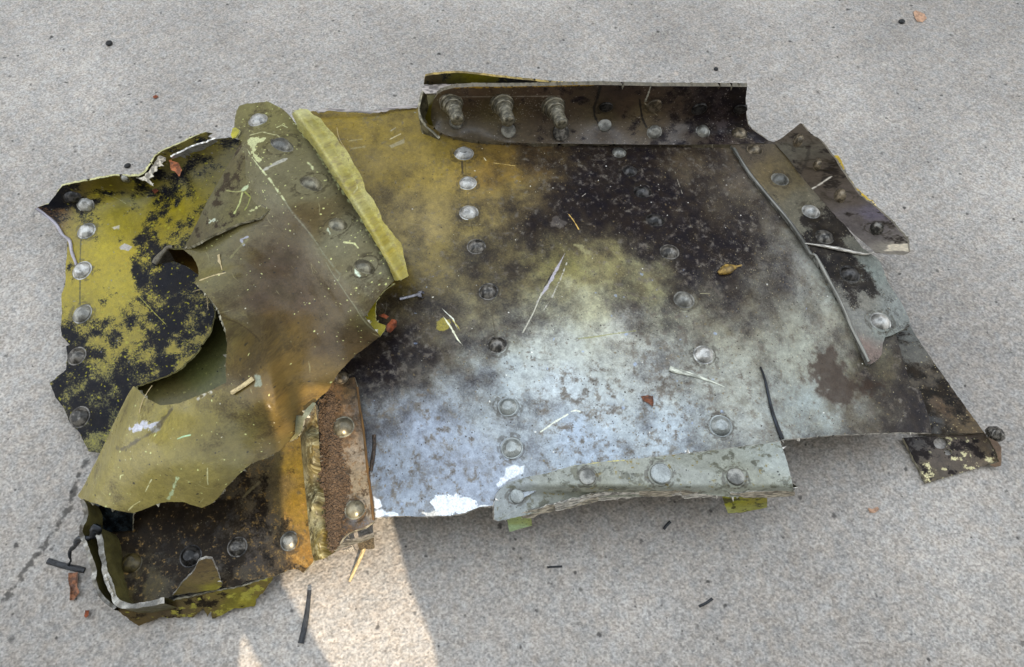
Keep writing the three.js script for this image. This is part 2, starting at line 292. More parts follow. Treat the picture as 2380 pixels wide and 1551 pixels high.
// ---------------------------------------------------------------- plain materials
const C = (c) => new THREE.Color(c);
const M = {};
const speckMap = [0.8, 0.6, 0.42].flatMap((lo, n) => [8, 16].map((f) => tile(256, (x, y) => { const v = 255 * clamp((lo + (1 - lo) * sstep(0.32, 0.68, wrapN(x, y, f, 3 + n))) * (0.86 + 0.28 * wrapN(x, y, 90, 7, 2))); return [v, v, v]; }, true)));
const roughTile = tile(256, (x, y) => { const v = 255 * clamp(0.72 + (wrapN(x, y, 18, 9) - 0.5) * 0.7); return [0, v, 0]; });
function speckled(a, b, opt, f = 12, s = 3) {           // two tones of one matter, in speckles
  const A = hex(a), B = hex(b), k = (B[0] + B[1] + B[2]) / (A[0] + A[1] + A[2]), n = k > 0.72 ? 0 : k > 0.52 ? 1 : 2, top = k > 1 ? b : a;
  return new THREE.MeshStandardMaterial({ ...opt, color: top, map: speckMap[n * 2 + (f > 12 ? 1 : 0)], roughnessMap: roughTile, roughness: clamp((opt.roughness || 0.45) / 0.72), side: THREE.DoubleSide });
}
M.rim = speckled('#b9b39c', '#6d6752', { roughness: 0.45, metalness: 0.35 }, 14, 1);
M.rimBright = speckled('#e2ddd2', '#a8997f', { roughness: 0.34, metalness: 0.55 }, 18, 2);
M.rimDark = speckled('#3d382f', '#6f6858', { roughness: 0.5, metalness: 0.2 }, 16, 8);
M.rimYellow = speckled('#a8904a', '#5c4c26', { roughness: 0.6 }, 12, 9);
M.alu = speckled('#b9b8b2', '#7d7a70', { roughness: 0.42, metalness: 0.6 }, 12, 11);
M.aluDull = speckled('#908f87', '#55524a', { roughness: 0.42, metalness: 0.55 }, 12, 12);
M.aluSoot = speckled('#75716a', '#2a2824', { roughness: 0.4, metalness: 0.55 }, 14, 13);
M.aluBlack = speckled('#4a4846', '#1b1b1e', { roughness: 0.36, metalness: 0.55 }, 14, 14);
M.grey = speckled('#9a9f9c', '#7c7f7a', { roughness: 0.36, metalness: 0.5 }, 12, 15);
M.olive = speckled('#85806c', '#5a5546', { roughness: 0.36, metalness: 0.45 }, 12, 16);
M.brown = speckled('#7a6e5a', '#4e4538', { roughness: 0.38, metalness: 0.5 }, 14, 17);
M.bluesteel = speckled('#2a3138', '#12151b', { roughness: 0.35, metalness: 0.5 }, 10, 18);

M.tornA = speckled('#c4baa6', '#8f8674', { roughness: 0.42, metalness: 0.45 }, 20, 21);
M.rimDark2 = speckled('#665e4c', '#564e3e', { roughness: 0.5, metalness: 0.1 }, 14, 22);
M.boltGrey = speckled('#7c7664', '#4f493c', { roughness: 0.42, metalness: 0.45 }, 14, 23);
M.crushed = speckled('#a89f98', '#7d6f5c', { roughness: 0.4, metalness: 0.4 }, 12, 24);
M.rimPale = speckled('#c9c58e', '#9a9468', { roughness: 0.5, metalness: 0.15 }, 16, 25);
M.rimLilac = speckled('#a39ea4', '#7d7672', { roughness: 0.42, metalness: 0.4 }, 12, 26);
M.silver = speckled('#c4c6d4', '#8f8f9c', { roughness: 0.35, metalness: 0.6 }, 18, 27);
M.rimOlive = speckled('#b5b098', '#77705a', { roughness: 0.45, metalness: 0.25 }, 16, 28);
M.rivetOlive = speckled('#4f4526', '#2c2616', { roughness: 0.45, metalness: 0.2 }, 14, 29);
M.blueBlack = speckled('#2f3940', '#10141a', { roughness: 0.25, metalness: 0.7 }, 6, 30);
M.oliveDark = speckled('#57522c', '#403a22', { roughness: 0.5 }, 12, 31);
M.rimGrey = speckled('#9a968c', '#6c675a', { roughness: 0.36, metalness: 0.65 }, 10, 50);
M.sealant = speckled('#6e4e1e', '#4c3718', { roughness: 0.7 }, 16, 32);
M.soil = speckled('#54402a', '#3c2c1c', { roughness: 0.95 }, 30, 33);
M.straw = speckled('#cdb887', '#a38a55', { roughness: 0.6 }, 10, 34);
M.strawPale = speckled('#d9dccb', '#b0a648', { roughness: 0.5 }, 6, 35);
M.char = speckled('#2a2d31', '#17181a', { roughness: 0.6 }, 14, 36);
M.twig = speckled('#4a3a2a', '#241c16', { roughness: 0.8 }, 14, 37);
M.bark = speckled('#8a5a3c', '#5e3c28', { roughness: 0.85 }, 14, 38);
M.woodOrange = speckled('#b0683c', '#7d4828', { roughness: 0.8 }, 14, 39);
M.leaf = speckled('#6e3d20', '#4e2a16', { roughness: 0.7 }, 14, 40);
M.leafPale = speckled('#b58f72', '#9a765a', { roughness: 0.8 }, 14, 41);
M.pod = speckled('#a3843e', '#7a5c26', { roughness: 0.5 }, 10, 42);
M.rust = speckled('#8a4420', '#54280f', { roughness: 0.85 }, 10, 43);
M.grit = speckled('#1f2020', '#111212', { roughness: 0.85 }, 10, 44);
M.addedWall = speckled('#77746e', '#6c6962', { roughness: 0.9 }, 6, 46);
M.board = speckled('#c9c4b8', '#b8b2a4', { roughness: 0.8 }, 6, 45);

// ---------------------------------------------------------------- ground: one concrete slab
{
  const N = 2048, d = new Uint8Array(N * N * 4), bp = new Uint8Array(N * N * 4), TILE = 820;   // millimetres
  const crack = zp(200, 1070, 175, 1130, 160, 1180, 130, 1230, 60, 1320, 10, 1400).map(([u, v]) => { const p = P(u, v, 0); return [p.x * 1000, p.z * 1000]; });
  const sT = (i) => (i / N - 0.5) * TILE, tT = (j) => (j / N - 0.5) * TILE - 60;
  const gBig = coarse(N, N, 16, (i, j) => fbm(sT(i) / 95, tT(j) / 95, 4, 21)), gMid = coarse(N, N, 4, (i, j) => fbm(sT(i) / 9, tT(j) / 9, 3, 22)), gBw = coarse(N, N, 16, (i, j) => sstep(0.35, 0.65, fbm(sT(i) / 120 + 3, tT(j) / 120, 2, 27))), gWarm = coarse(N, N, 2, (i, j) => (fbm(sT(i) / 3.1, tT(j) / 3.1, 2, 31) - 0.5) * 7);
  const gritDark = new Float32Array(N * N), gritPale = new Float32Array(N * N);                        // specks of grit
  for (const [cs, pr, r0, r1, sd, a] of [[2.8, 0.5, 0.18, 0.5, 50, 0.42], [13, 0.55, 0.35, 1.2, 60, 0.8], [40, 0.5, 0.7, 1.9, 70, 0.9]]) for (let y = 0; y < TILE / cs; y++) for (let x = 0; x < TILE / cs; x++) {
    if (hash(x, y, sd) > pr) continue;
    const rr = (r0 + (r1 - r0) * hash(x, y, sd + 1) ** 2) / TILE * N, cx = (x + hash(x, y, sd + 2)) * cs / TILE * N, cy = (y + hash(x, y, sd + 3)) * cs / TILE * N, e = 0.8 + 0.7 * hash(x, y, sd + 4), al = a * (0.45 + 0.55 * hash(x, y, sd + 5)), to = hash(x, y, sd + 6) > 0.15 ? gritDark : gritPale, q = Math.ceil(rr * 2);
    for (let j = Math.max(0, Math.floor(cy - q)); j <= Math.min(N - 1, cy + q); j++) for (let i = Math.max(0, Math.floor(cx - q)); i <= Math.min(N - 1, cx + q); i++) { const D = Math.hypot(i - cx, (j - cy) * e) / rr + (vn(i / 1.9, j / 1.9, 24) - 0.5) * 0.9; if (D < 1.2) to[j * N + i] = Math.max(to[j * N + i], sstep(1.2, 0.5, D) * al); }
  }
  for (let j = 0; j < N; j++) for (let i = 0; i < N; i++) {
    const X = (i + 0.5) / N, Z = (j + 0.5) / N, s = (X - 0.5) * TILE, t = (Z - 0.5) * TILE - 60;
    const big = gBig(i, j), mid = gMid(i, j), f1 = fbm(s / 0.9, t / 0.75, 2, 23), f2 = vn(s / 0.5, t / 0.45, 24);
    const q = s * 0.5 + t * 0.87, q2 = s * 0.87 - t * 0.5, brush = fbm(q / 2.4, q2 / 28, 2, 26) - 0.5, bw = gBw(i, j);
    let L = 0.5 + (f1 - 0.5) * 1.05 + (f2 - 0.5) * 0.55 + brush * 0.16 * bw + (mid - 0.5) * 0.2;
    let r = 149 + (big - 0.5) * 46, g = 144 + (big - 0.5) * 45, b = 137 + (big - 0.5) * 43;
    const k1 = 1 + (L - 0.5) * 0.44; r *= k1; g *= k1; b *= k1;
    const warm = gWarm(i, j); r += warm; b -= warm;
    const dk = gritDark[j * N + i], lt = gritPale[j * N + i]; r += (46 - r) * dk; g += (44 - g) * dk; b += (42 - b) * dk; L -= 0.5 * dk; r += (186 - r) * lt; g += (172 - g) * lt; b += (158 - b) * lt;
    if (s < -150) { const D = polyDist(crack, s, t, false); if (D < 4) { const m = sstep(0.55, 0.72, sstep(4, 0, D) * 0.36 + fbm(s / 2.2, t / 2.2, 4, 44) * 0.66) * 0.6; r += (40 - r) * m; g += (38 - g) * m; b += (35 - b) * m; } }
    const k = 4 * (j * N + i), hb = 255 * clamp(0.5 + (L - 0.5) * 0.75 + brush * 0.55 * bw); d[k] = clamp(r, 0, 255); d[k + 1] = clamp(g, 0, 255); d[k + 2] = clamp(b, 0, 255); d[k + 3] = 255; bp[k] = bp[k + 1] = bp[k + 2] = hb; bp[k + 3] = 255;
  }
  const mk = (x, srgb) => { const t = new THREE.DataTexture(x, N, N); t.wrapS = t.wrapT = THREE.RepeatWrapping; t.magFilter = t.minFilter = THREE.LinearFilter; if (srgb) t.colorSpace = THREE.SRGBColorSpace; t.needsUpdate = true; return t; };
  const g = new THREE.PlaneGeometry(12, 12, 1, 1).rotateX(-Math.PI / 2), uv = g.attributes.uv, p = g.attributes.position;
  for (let i = 0; i < uv.count; i++) uv.setXY(i, (p.getX(i) * 1000) / TILE + 0.5, (p.getZ(i) * 1000 + 60) / TILE + 0.5);
  tag(put(new THREE.Mesh(g, new THREE.MeshStandardMaterial({ map: mk(d, true), bumpMap: mk(bp), bumpScale: 0.0005, roughness: 0.92 })), 'concrete_ground'), 'weathered grey concrete slab with dark specks', 'ground', null, 'structure');
}

// ---------------------------------------------------------------- the wreckage: one thing, sheets and fittings as parts
const wreck = new THREE.Group();
wreck.name = numbered('aircraft_wreckage'); scene.add(wreck);
tag(wreck, 'torn and burnt riveted aluminium aircraft skin fragment lying on concrete', 'wreckage');

// rivets
function lathe(pts, s) {
  const g = new THREE.LatheGeometry(pts.map(([x, y]) => new THREE.Vector2(x, y)), 28), p = g.attributes.position;
  for (let i = 0; i < p.count; i++) { const x = p.getX(i), y = p.getY(i), z = p.getZ(i); if (y > 0.1) p.setY(i, y + (fbm(x * 2.2 + s, z * 2.2, 3, s) - 0.5) * 0.06); const k = 1 + (fbm(x + 5, z + s, 2, s + 2) - 0.5) * 0.07; p.setX(i, x * k); p.setZ(i, z * k); }
  const w = g.attributes.uv; for (let i = 0; i < p.count; i++) w.setXY(i, 0.5 + p.getX(i) * 0.16 + s * 0.13, 0.5 + p.getZ(i) * 0.16 + s * 0.29);
  g.computeVertexNormals(); return g;
}
const rivetShape = {
  cone: [1, 2, 3].map((s) => lathe([[0, 0.53], [0.3, 0.53], [0.46, 0.52], [0.53, 0.505], [0.56, 0.48], [0.75, 0.345], [0.92, 0.17], [0.95, 0.12], [0.965, 0.05], [0.965, 0.02], [1.06, 0.025], [1.1, 0.015], [1.12, -0.12]], s)),
  dome: [4, 5, 6].map((s) => lathe([[0, 0.6], [0.2, 0.59], [0.45, 0.52], [0.68, 0.38], [0.86, 0.2], [0.94, 0.08], [0.96, 0.02], [0.97, 0.01], [1.05, 0.025], [1.1, 0.015], [1.12, -0.12]], s)),
  flat: [7, 8].map((s) => lathe([[0, 0.34], [0.5, 0.345], [0.86, 0.33], [0.95, 0.29], [1, 0.22], [1, 0], [1, -0.15]], s)),
};
let rivetNo = 0;
function rivet(S, u, v, r, kind, mat, tilt = 0) {
  const p = S.at(u, v), n = S.normal(u, v), k = r * 0.94 * pxSize(p), v3 = rivetShape[kind];
  const m = put(new THREE.Mesh(v3[rivetNo++ % v3.length], mat), 'rivet', S.mesh);
  m.position.copy(p); m.quaternion.setFromUnitVectors(new THREE.Vector3(0, 1, 0), n); m.rotateY(rivetNo * 1.7); m.scale.setScalar(k); return m;
}
function tube(name, parent, pts, r, mat, flat = 1, rough = 0.25) {       // uneven round or flattened bar through (u, v, h)
  const c = new THREE.CatmullRomCurve3(pts.map((p) => P(...p)), false, 'centripetal'), n = Math.max(12, Math.round(c.getLength() / 0.0012));
  const g = new THREE.TubeGeometry(c, n, 1, 7, false), p = g.attributes.position, q = new THREE.Vector3(), a = new THREE.Vector3();
  for (let i = 0; i <= n; i++) {
    c.getPointAt(i / n, a); const rr = (typeof r === 'function' ? r(i / n) : r) / 1000 * (1 - rough / 2 + rough * 2 * (fbm(i * 0.4, 3, 2, sheetNo + pts.length) - 0.25));
    for (let k = 0; k <= 7; k++) { const id = i * 8 + k; q.fromBufferAttribute(p, id).sub(a).multiplyScalar(rr); q.y *= flat; p.setXYZ(id, a.x + q.x, a.y + q.y, a.z + q.z); }
  }
  g.computeVertexNormals(); return put(new THREE.Mesh(g, mat), name, parent);
}
function wall(name, parent, pts, down, t, mat, top, s = 1) {              // upright sheet hanging from a line (u, v, h): its torn top is a part of its own
  const c = new THREE.CatmullRomCurve3(pts.map((p) => P(...p)), false, 'centripetal'), n = Math.max(10, Math.round(c.getLength() / 0.001)), ps = [], ix = [], uv = [], tp = [], tuv = [];
  for (let i = 0; i <= n; i++) {
    const p = c.getPointAt(i / n), g = c.getTangentAt(i / n), w = t / 1000 * (0.7 + 0.7 * fbm(i * 0.3, s, 2, s)), sd = new THREE.Vector3(-g.z, 0, g.x).normalize().multiplyScalar(w / 2), y = p.y + (fbm(i * 0.25, 9, 3, s) - 0.5) * 0.0022;
    const lo = Math.max(0.0006, p.y - down / 1000);
    for (const [k, yy] of [[1, y], [1, lo], [-1, y], [-1, lo]]) { ps.push(p.x + sd.x * k, yy, p.z + sd.z * k); uv.push(i / n * c.getLength() * 30, yy * 30); }
    tp.push(p.x + sd.x * 1.04, y + 0.0001, p.z + sd.z * 1.04, p.x - sd.x * 1.04, y + 0.0001 + (hash(i, 2, s) - 0.5) * 0.0006, p.z - sd.z * 1.04); tuv.push(i * 0.03, 0, i * 0.03, 0.06);
    if (i < n) { const a = i * 4, b = a + 4; ix.push(a, a + 1, b, b, a + 1, b + 1, a + 2, b + 2, a + 3, b + 2, b + 3, a + 3); }
  }
  const g = new THREE.BufferGeometry(); g.setAttribute('position', new THREE.Float32BufferAttribute(ps, 3)); g.setAttribute('uv', new THREE.Float32BufferAttribute(uv, 2)); g.setIndex(ix); g.computeVertexNormals();
  const m = put(new THREE.Mesh(g, mat), name, parent);
  const tg = new THREE.BufferGeometry(), ti = []; tg.setAttribute('position', new THREE.Float32BufferAttribute(tp, 3)); tg.setAttribute('uv', new THREE.Float32BufferAttribute(tuv, 2)); for (let i = 0; i < n; i++) ti.push(2 * i, 2 * i + 2, 2 * i + 1, 2 * i + 1, 2 * i + 2, 2 * i + 3); tg.setIndex(ti); tg.computeVertexNormals();
  put(new THREE.Mesh(tg, top || M.rimBright), 'cut_edge', m); return m;
}
const S3 = (list, h) => list.map((p, i) => [p[0], p[1], Array.isArray(h) ? h[0] + (h[1] - h[0]) * i / (list.length - 1) : h]);
const all = (d) => [[700, 700, d]];

// --- main skin panel
const panel = sheet('skin_panel', wreck, {
  rivets: [...[[1078, 357, 22, 'cone', M.alu], [1086, 426, 21, 'cone', M.alu], [1090, 495, 22, 'cone', M.alu], [1107, 573, 22, 'dome', M.aluSoot], [1135, 678, 22.5, 'dome', M.aluSoot], [1155, 801, 22.5, 'dome', M.aluSoot], [1181, 946, 23, 'cone', M.grey], [1190, 1042, 25, 'cone', M.grey], [1438, 355, 17, 'dome', M.aluDull], [1463, 398, 18, 'dome', M.aluBlack], [1493, 446, 20, 'dome', M.aluBlack], [1523, 512, 21, 'dome', M.aluBlack], [1556, 586, 22.5, 'dome', M.aluSoot], [1590, 697, 24, 'dome', M.aluDull], [1636, 825, 24, 'cone', M.alu], [1675, 991, 26, 'cone', M.grey]]],
  t: 1.4, cell: 12, jag: 1.2, dent: 2.0, edge: M.rimBright,
  out: [...zp(640, 620, 690, 430, 705, 300), ...zB(1030, 190, 1080, 182, 1200, 162, 1350, 178, 1500, 190, 1700, 150, 1870, 140), ...zp(1000, 285, 1300, 300, 1720, 306, 1800, 330, 1850, 380, 1935, 500, 2010, 590), ...zJ(660, 120, 740, 300, 790, 560, 810, 610, 830, 700, 880, 850, 885, 890, 955, 925, 975, 1000, 1010, 1100, 1025, 1198, 800, 1193, 400, 1208, 140, 1233, 45, 1245), ...zp(1760, 1045, 1500, 1080, 1250, 1140, 1170, 1180), ...zM(995, 1418, 890, 1430, 790, 1470, 690, 1490, 590, 1490, 500, 1495, 330, 1490, 160, 1500), ...zp(820, 1190, 760, 1000, 680, 850)],
  hp: [[700, 300, 18], [975, 250, 18], [1000, 330, 21], [1250, 330, 15], [1440, 345, 10], [1700, 335, 8], [1850, 400, 9], [1500, 510, 21], [1300, 600, 29], [1080, 560, 28], [1700, 560, 21], [1950, 600, 14], [800, 600, 22], [850, 1000, 21], [870, 1190, 28], [1150, 1185, 33], [1200, 900, 34], [1500, 850, 34], [1760, 1040, 31], [1815, 1018, 34], [2000, 1010, 29], [2165, 1000, 24], [2080, 800, 20], [1850, 800, 29], [1500, 1060, 35], [700, 850, 20]],
  bumps: [],
  paint: {
    mm: 0.2, rough: 0.34, warp: 7, grain: 0.1, bump: 0.0001, spec: 1,
    scratch: { n: 160, col: '#b8b4a4', a: 0.3, len: 14 },
    base: [[720, 300, '#78682c'], [760, 330, '#746428'], [900, 300, '#796a34'], [900, 420, '#72632e'], [1000, 400, '#80703a'], [1000, 500, '#7f7144'], [1150, 400, '#7a6432'], [1250, 350, '#5a4420'], [1400, 350, '#453526'], [1200, 480, '#7b6d42'], [1000, 620, '#6e6130'], [900, 620, '#6b5c28'], [950, 760, '#686042'], [1150, 620, '#7a7042'], [1300, 620, '#85804c'], [1400, 600, '#8b865a'], [1500, 660, '#888764'], [1350, 700, '#a3a288'], [1300, 800, '#aeb2aa'], [1450, 760, '#b4b6ac'], [1150, 900, '#9aa2a4'], [1000, 1000, '#8d96a2'], [900, 1100, '#88919b'], [1100, 1100, '#939ca8'], [1300, 900, '#b4bcbe'], [1500, 850, '#a9ada8'], [1350, 1030, '#a0acb8'], [1550, 1000, '#a4aeb4'], [1650, 760, '#858474'], [1700, 900, '#96988e'], [1750, 1000, '#9a9e99'], [1800, 700, '#76756a'], [1850, 620, '#80807a'], [1900, 680, '#8f9189'], [1950, 780, '#909084'], [1900, 950, '#8d9592'], [2000, 950, '#828680'], [2050, 880, '#605e3e'], [2120, 980, '#54544c'], [1800, 450, '#66635c'], [1700, 400, '#504942'], [1600, 360, '#4a4036'], [1700, 480, '#55524c'], [1850, 800, '#909286']],
    layers: [
      { col: '#463a2a', col2: '#524834', scale: 5, soft: 0.55, oct: 4, amp: 0.9, fine: 0.2, rough: 0.5, a: 0.8, pts: [[1350, 420, 0.95], [1400, 350, 0.8], [1300, 470, 0.85], [1250, 400, 0.6], [1200, 560, 0.55], [1150, 640, 0.55], [1500, 640, 0.45], [1600, 560, 1], [1700, 700, 0.5], [1000, 420, 0], [1150, 400, 0.25], [1050, 500, 0.1], [1000, 620, 0.3], [950, 800, 0.7], [880, 560, 0.4], [1300, 700, 0.15], [1300, 850, 0], [1600, 800, 0.15], [1850, 780, 0.15], [1500, 950, 0.05], [1000, 1000, 0.1], [2100, 950, 0.8], [1900, 650, 0.25], [800, 330, 0.05]] },
      { col: '#120f15', col2: '#211a16', scale: 10, soft: 0.55, oct: 6, amp: 1.05, fine: 0.2, rough: 0.42, pts: [[1350, 420, 0.9], [1400, 480, 1], [1300, 500, 0.75], [1250, 560, 0.72], [1150, 610, 0.42], [1500, 450, 1], [1600, 560, 1], [1650, 600, 0.98], [1700, 500, 0.6], [1750, 560, 0.78], [1800, 600, 0.62], [1600, 450, 0.7], [1500, 540, 1], [1450, 400, 0.75], [1600, 390, 0.34], [1750, 430, 0.22], [1700, 660, 0.66], [1800, 680, 0.45], [1890, 620, 0.15], [1930, 700, 0.08], [1750, 740, 0.32], [1850, 760, 0.14], [1650, 700, 0.58], [1600, 750, 0.3], [1500, 650, 0.22], [1400, 620, 0.3], [1350, 680, 0.12], [1200, 640, 0.45], [1300, 580, 0.62], [1000, 560, 0.15], [1000, 420, 0.02], [800, 320, 0.04], [900, 360, 0.02], [1100, 400, 0.03], [1180, 430, 0.12], [1250, 380, 0.3], [1300, 360, 0.48], [1000, 760, 0.55], [900, 850, 0.82], [950, 830, 0.72], [1050, 800, 0.5], [1080, 860, 0.35], [900, 960, 0.38], [1000, 950, 0.22], [950, 1100, 0.08], [1150, 760, 0.38], [1200, 850, 0.08], [1350, 850, 0], [1500, 950, 0.08], [1300, 1050, 0.05], [1700, 850, 0.04], [2100, 960, 0.7], [2130, 900, 0.75], [2050, 850, 0.4], [2000, 980, 0.32], [1900, 900, 0.08], [2150, 990, 0.7], [900, 700, 0.42], [900, 500, 0.36], [860, 760, 0.7], [1080, 1000, 0.06], [1850, 520, 0.2], [1800, 520, 0.36]] },
      { col: '#4f463c', col2: '#6f6a60', scale: 2.6, soft: 0.28, rough: 0.7, amp: 1.75, fine: 0.3, oct: 5, a: 0.85, pts: [[1500, 840, 0.36], [1530, 880, 0.4], [1560, 940, 0.34], [1350, 915, 0.33], [1330, 990, 0.3], [1280, 985, 0.32], [1050, 1040, 0.28], [1020, 1090, 0.3], [950, 980, 0.26], [1000, 900, 0.3], [1150, 950, 0.05], [1450, 1000, 0.2], [1600, 980, 0.26], [1700, 950, 0.12], [1300, 750, 0.04], [1000, 420, 0.05], [1800, 900, 0.16], [1200, 1080, 0.1], [1400, 800, 0.03], [1800, 700, 0.2], [2000, 900, 0.2]] },
    ],
    spots: [
      { col: '#6e6044', cell: 2.8, r0: 0.15, r1: 0.65, a: 0.7, rough: 0.7, pts: [[1300, 560, 0.5], [1400, 560, 0.35], [1250, 610, 0.5], [1150, 640, 0.3], [1500, 560, 0.25], [1650, 580, 0.22], [1750, 600, 0.32], [1700, 560, 0.25], [1500, 430, 0.1], [1000, 500, 0], [1600, 700, 0.25], [1300, 800, 0], [1700, 400, 0.12], [1400, 400, 0.14], [1700, 660, 0.3], [950, 830, 0.25], [1300, 950, 0], [1900, 800, 0.05], [2100, 950, 0.3]] },
      { col: '#b8ac8a', cell: 1.2, r0: 0.1, r1: 0.26, a: 0.75, rough: 0.7, pts: [[1650, 560, 0.25], [1720, 590, 0.4], [1780, 620, 0.45], [1700, 520, 0.2], [1550, 480, 0.05], [1400, 480, 0.06], [1900, 600, 0.1], [1200, 700, 0.03], [1000, 1000, 0], [1000, 450, 0.01], [1650, 680, 0.15], [2000, 900, 0.1]] },
      { col: '#2b2622', cell: 2.0, r0: 0.12, r1: 0.42, a: 0.9, rough: 0.75, pts: [[1000, 450, 0.06], [1300, 800, 0.12], [1100, 1000, 0.25], [1500, 1000, 0.35], [1400, 1040, 0.4], [1350, 930, 0.3], [1000, 1090, 0.25], [1700, 900, 0.2], [1600, 900, 0.3], [1600, 550, 0], [1800, 980, 0.2]] },
      { col: '#e6e4da', cell: 6, r0: 0.15, r1: 0.5, a: 0.9, pts: [[1000, 500, 0.05], [1300, 800, 0.06], [1500, 400, 0.25], [1400, 360, 0.25], [1700, 400, 0.2], [1500, 1000, 0.1], [1900, 900, 0.08]] },
      { col: '#8fa3c8', cell: 9, r0: 0.4, r1: 1.0, a: 0.55, pts: [[1200, 780, 0.1], [1480, 740, 0.35], [1500, 780, 0.35], [1000, 500, 0], [1000, 1000, 0.03], [1400, 500, 0], [1600, 500, 0], [1750, 600, 0], [1900, 900, 0], [1300, 400, 0], [2000, 800, 0]] },
    ],
    patches: [
      { pts: zJ(290, 650, 350, 645, 400, 700, 450, 790, 540, 860, 700, 872, 740, 895, 560, 935, 490, 1000, 400, 990, 280, 900, 230, 830, 240, 770), col: '#33261c', amp: 4, soft: 2.4, scale: 3, a: 0.8, rough: 0.7 },
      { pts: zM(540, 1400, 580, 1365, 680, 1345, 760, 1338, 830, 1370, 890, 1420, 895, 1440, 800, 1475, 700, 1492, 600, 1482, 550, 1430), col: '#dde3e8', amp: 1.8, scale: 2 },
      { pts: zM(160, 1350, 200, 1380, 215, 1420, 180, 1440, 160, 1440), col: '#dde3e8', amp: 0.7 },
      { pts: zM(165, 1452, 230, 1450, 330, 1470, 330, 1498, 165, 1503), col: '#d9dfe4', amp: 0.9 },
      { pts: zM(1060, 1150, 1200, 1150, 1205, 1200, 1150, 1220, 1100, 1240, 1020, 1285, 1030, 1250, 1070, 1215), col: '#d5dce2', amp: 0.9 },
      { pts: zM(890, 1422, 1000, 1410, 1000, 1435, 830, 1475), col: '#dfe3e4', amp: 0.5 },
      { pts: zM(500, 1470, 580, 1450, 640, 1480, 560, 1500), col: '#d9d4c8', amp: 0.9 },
      { pts: zM(590, 150, 640, 125, 690, 150, 690, 190, 650, 215, 600, 200), col: '#918534', amp: 0.9, a: 0.9 },
      { pts: zL(1210, 650, 1250, 610, 1320, 680, 1270, 720, 1220, 700), col: '#6c6660', amp: 1.4, a: 0.5 },
      { pts: zL(1380, 830, 1440, 820, 1480, 880, 1430, 890), col: '#8f8a62', amp: 1.6, soft: 0.8, a: 0.8 },
      { pts: zL(100, 140, 200, 95, 205, 125, 110, 160), col: '#8d8468', amp: 0.25, a: 0.8 },
    ],
    strokes: [
      { pts: zM(630, 55, 660, 85, 710, 130, 740, 200), col: '#e4e6d4', w: 0.5, taper: 1 }, { pts: zM(640, 110, 690, 180, 740, 270, 775, 312), col: '#e2e2c4', w: 0.7, taper: 1 }, { pts: zM(690, 120, 740, 180, 765, 220), col: '#b0a452', w: 0.4, taper: 1 },
      { pts: zL(1310, 885, 1250, 1000, 1190, 1110, 1110, 1230), col: '#a49fa4', w: 1.15, taper: 1, rough: 0.3 }, { pts: zL(1150, 1160, 1090, 1300, 1020, 1430), col: '#b0ad9c', w: 0.4 }, { pts: zL(1330, 930, 1280, 1060, 1220, 1190, 1160, 1280), col: '#a6a294', w: 0.45, broken: 0.4 }, { pts: zL(1230, 1010, 1160, 1130), col: '#1b1714', w: 0.4, taper: 1 },
      { pts: zM(1315, 910, 1400, 850, 1500, 790), col: '#d9dcca', w: 0.55, broken: 0.25 }, { pts: zM(1525, 770, 1560, 762, 1585, 770), col: '#d9dcca', w: 0.4 },
      { pts: zO(30, 300, 250, 270, 470, 240), col: '#8a8a52', w: 0.3, a: 0.7 }, { pts: zO(80, 300, 300, 262), col: '#8a8a52', w: 0.25, a: 0.6 },
      { pts: zL(100, 100, 175, 62), col: '#a79c7a', w: 0.5 }, { pts: zL(110, 40, 140, 20), col: '#8f876c', w: 0.5 }, { pts: zB(1350, 415, 1450, 400), col: '#8d8258', w: 0.5 }, { pts: zB(1365, 475, 1465, 460), col: '#8a7f58', w: 0.9, a: 0.8 },
      { pts: zL(820, 262, 965, 282), col: '#c2a868', w: 0.2 }, { pts: zL(1335, 615, 1370, 660, 1405, 720), col: '#c2a25a', w: 0.35 }, { pts: zL(750, 225, 765, 245), col: '#d9d2b8', w: 0.25 }, { pts: zN(50, 320, 75, 300), col: '#b5aea0', w: 0.2 }, { pts: zN(690, 150, 715, 230, 740, 300), col: '#8a8478', w: 0.3, broken: 0.45 }, { pts: zN(865, 990, 930, 990), col: '#8a8468', w: 0.3 },
      { pts: zp(1078, 340, 1085, 430, 1090, 500, 1108, 575, 1135, 680, 1155, 800), col: '#3d3522', w: 0.4, a: 0.45, broken: 0.35 }, { pts: zL(600, 250, 603, 330), col: '#3a3020', w: 0.8, a: 0.8 },
    ],
  },
});
tube('torn_lip', panel.mesh, zO(1440, 520, 1470, 600, 1500, 730, 1530, 860, 1570, 980, 1608, 1078).map(([u, v]) => [u, v, panel.hf(u, v) + 0.7]), (f) => 0.45 + 0.6 * f, M.bluesteel, 0.8, 0.15);

sheet('torn_strip', panel.mesh, { t: 0.8, jag: 2.6, cell: 6, step: 3, edge: M.rimBright, out: zB(1075, 182, 1200, 158, 1350, 172, 1500, 186, 1700, 146, 1875, 132, 1872, 158, 1700, 172, 1640, 186, 1500, 202, 1350, 190, 1200, 178, 1110, 200), hp: [[730, 258, 21.5], [960, 243, 20.5], [850, 258, 21], [850, 262, 20.5]], mat: M.crushed });
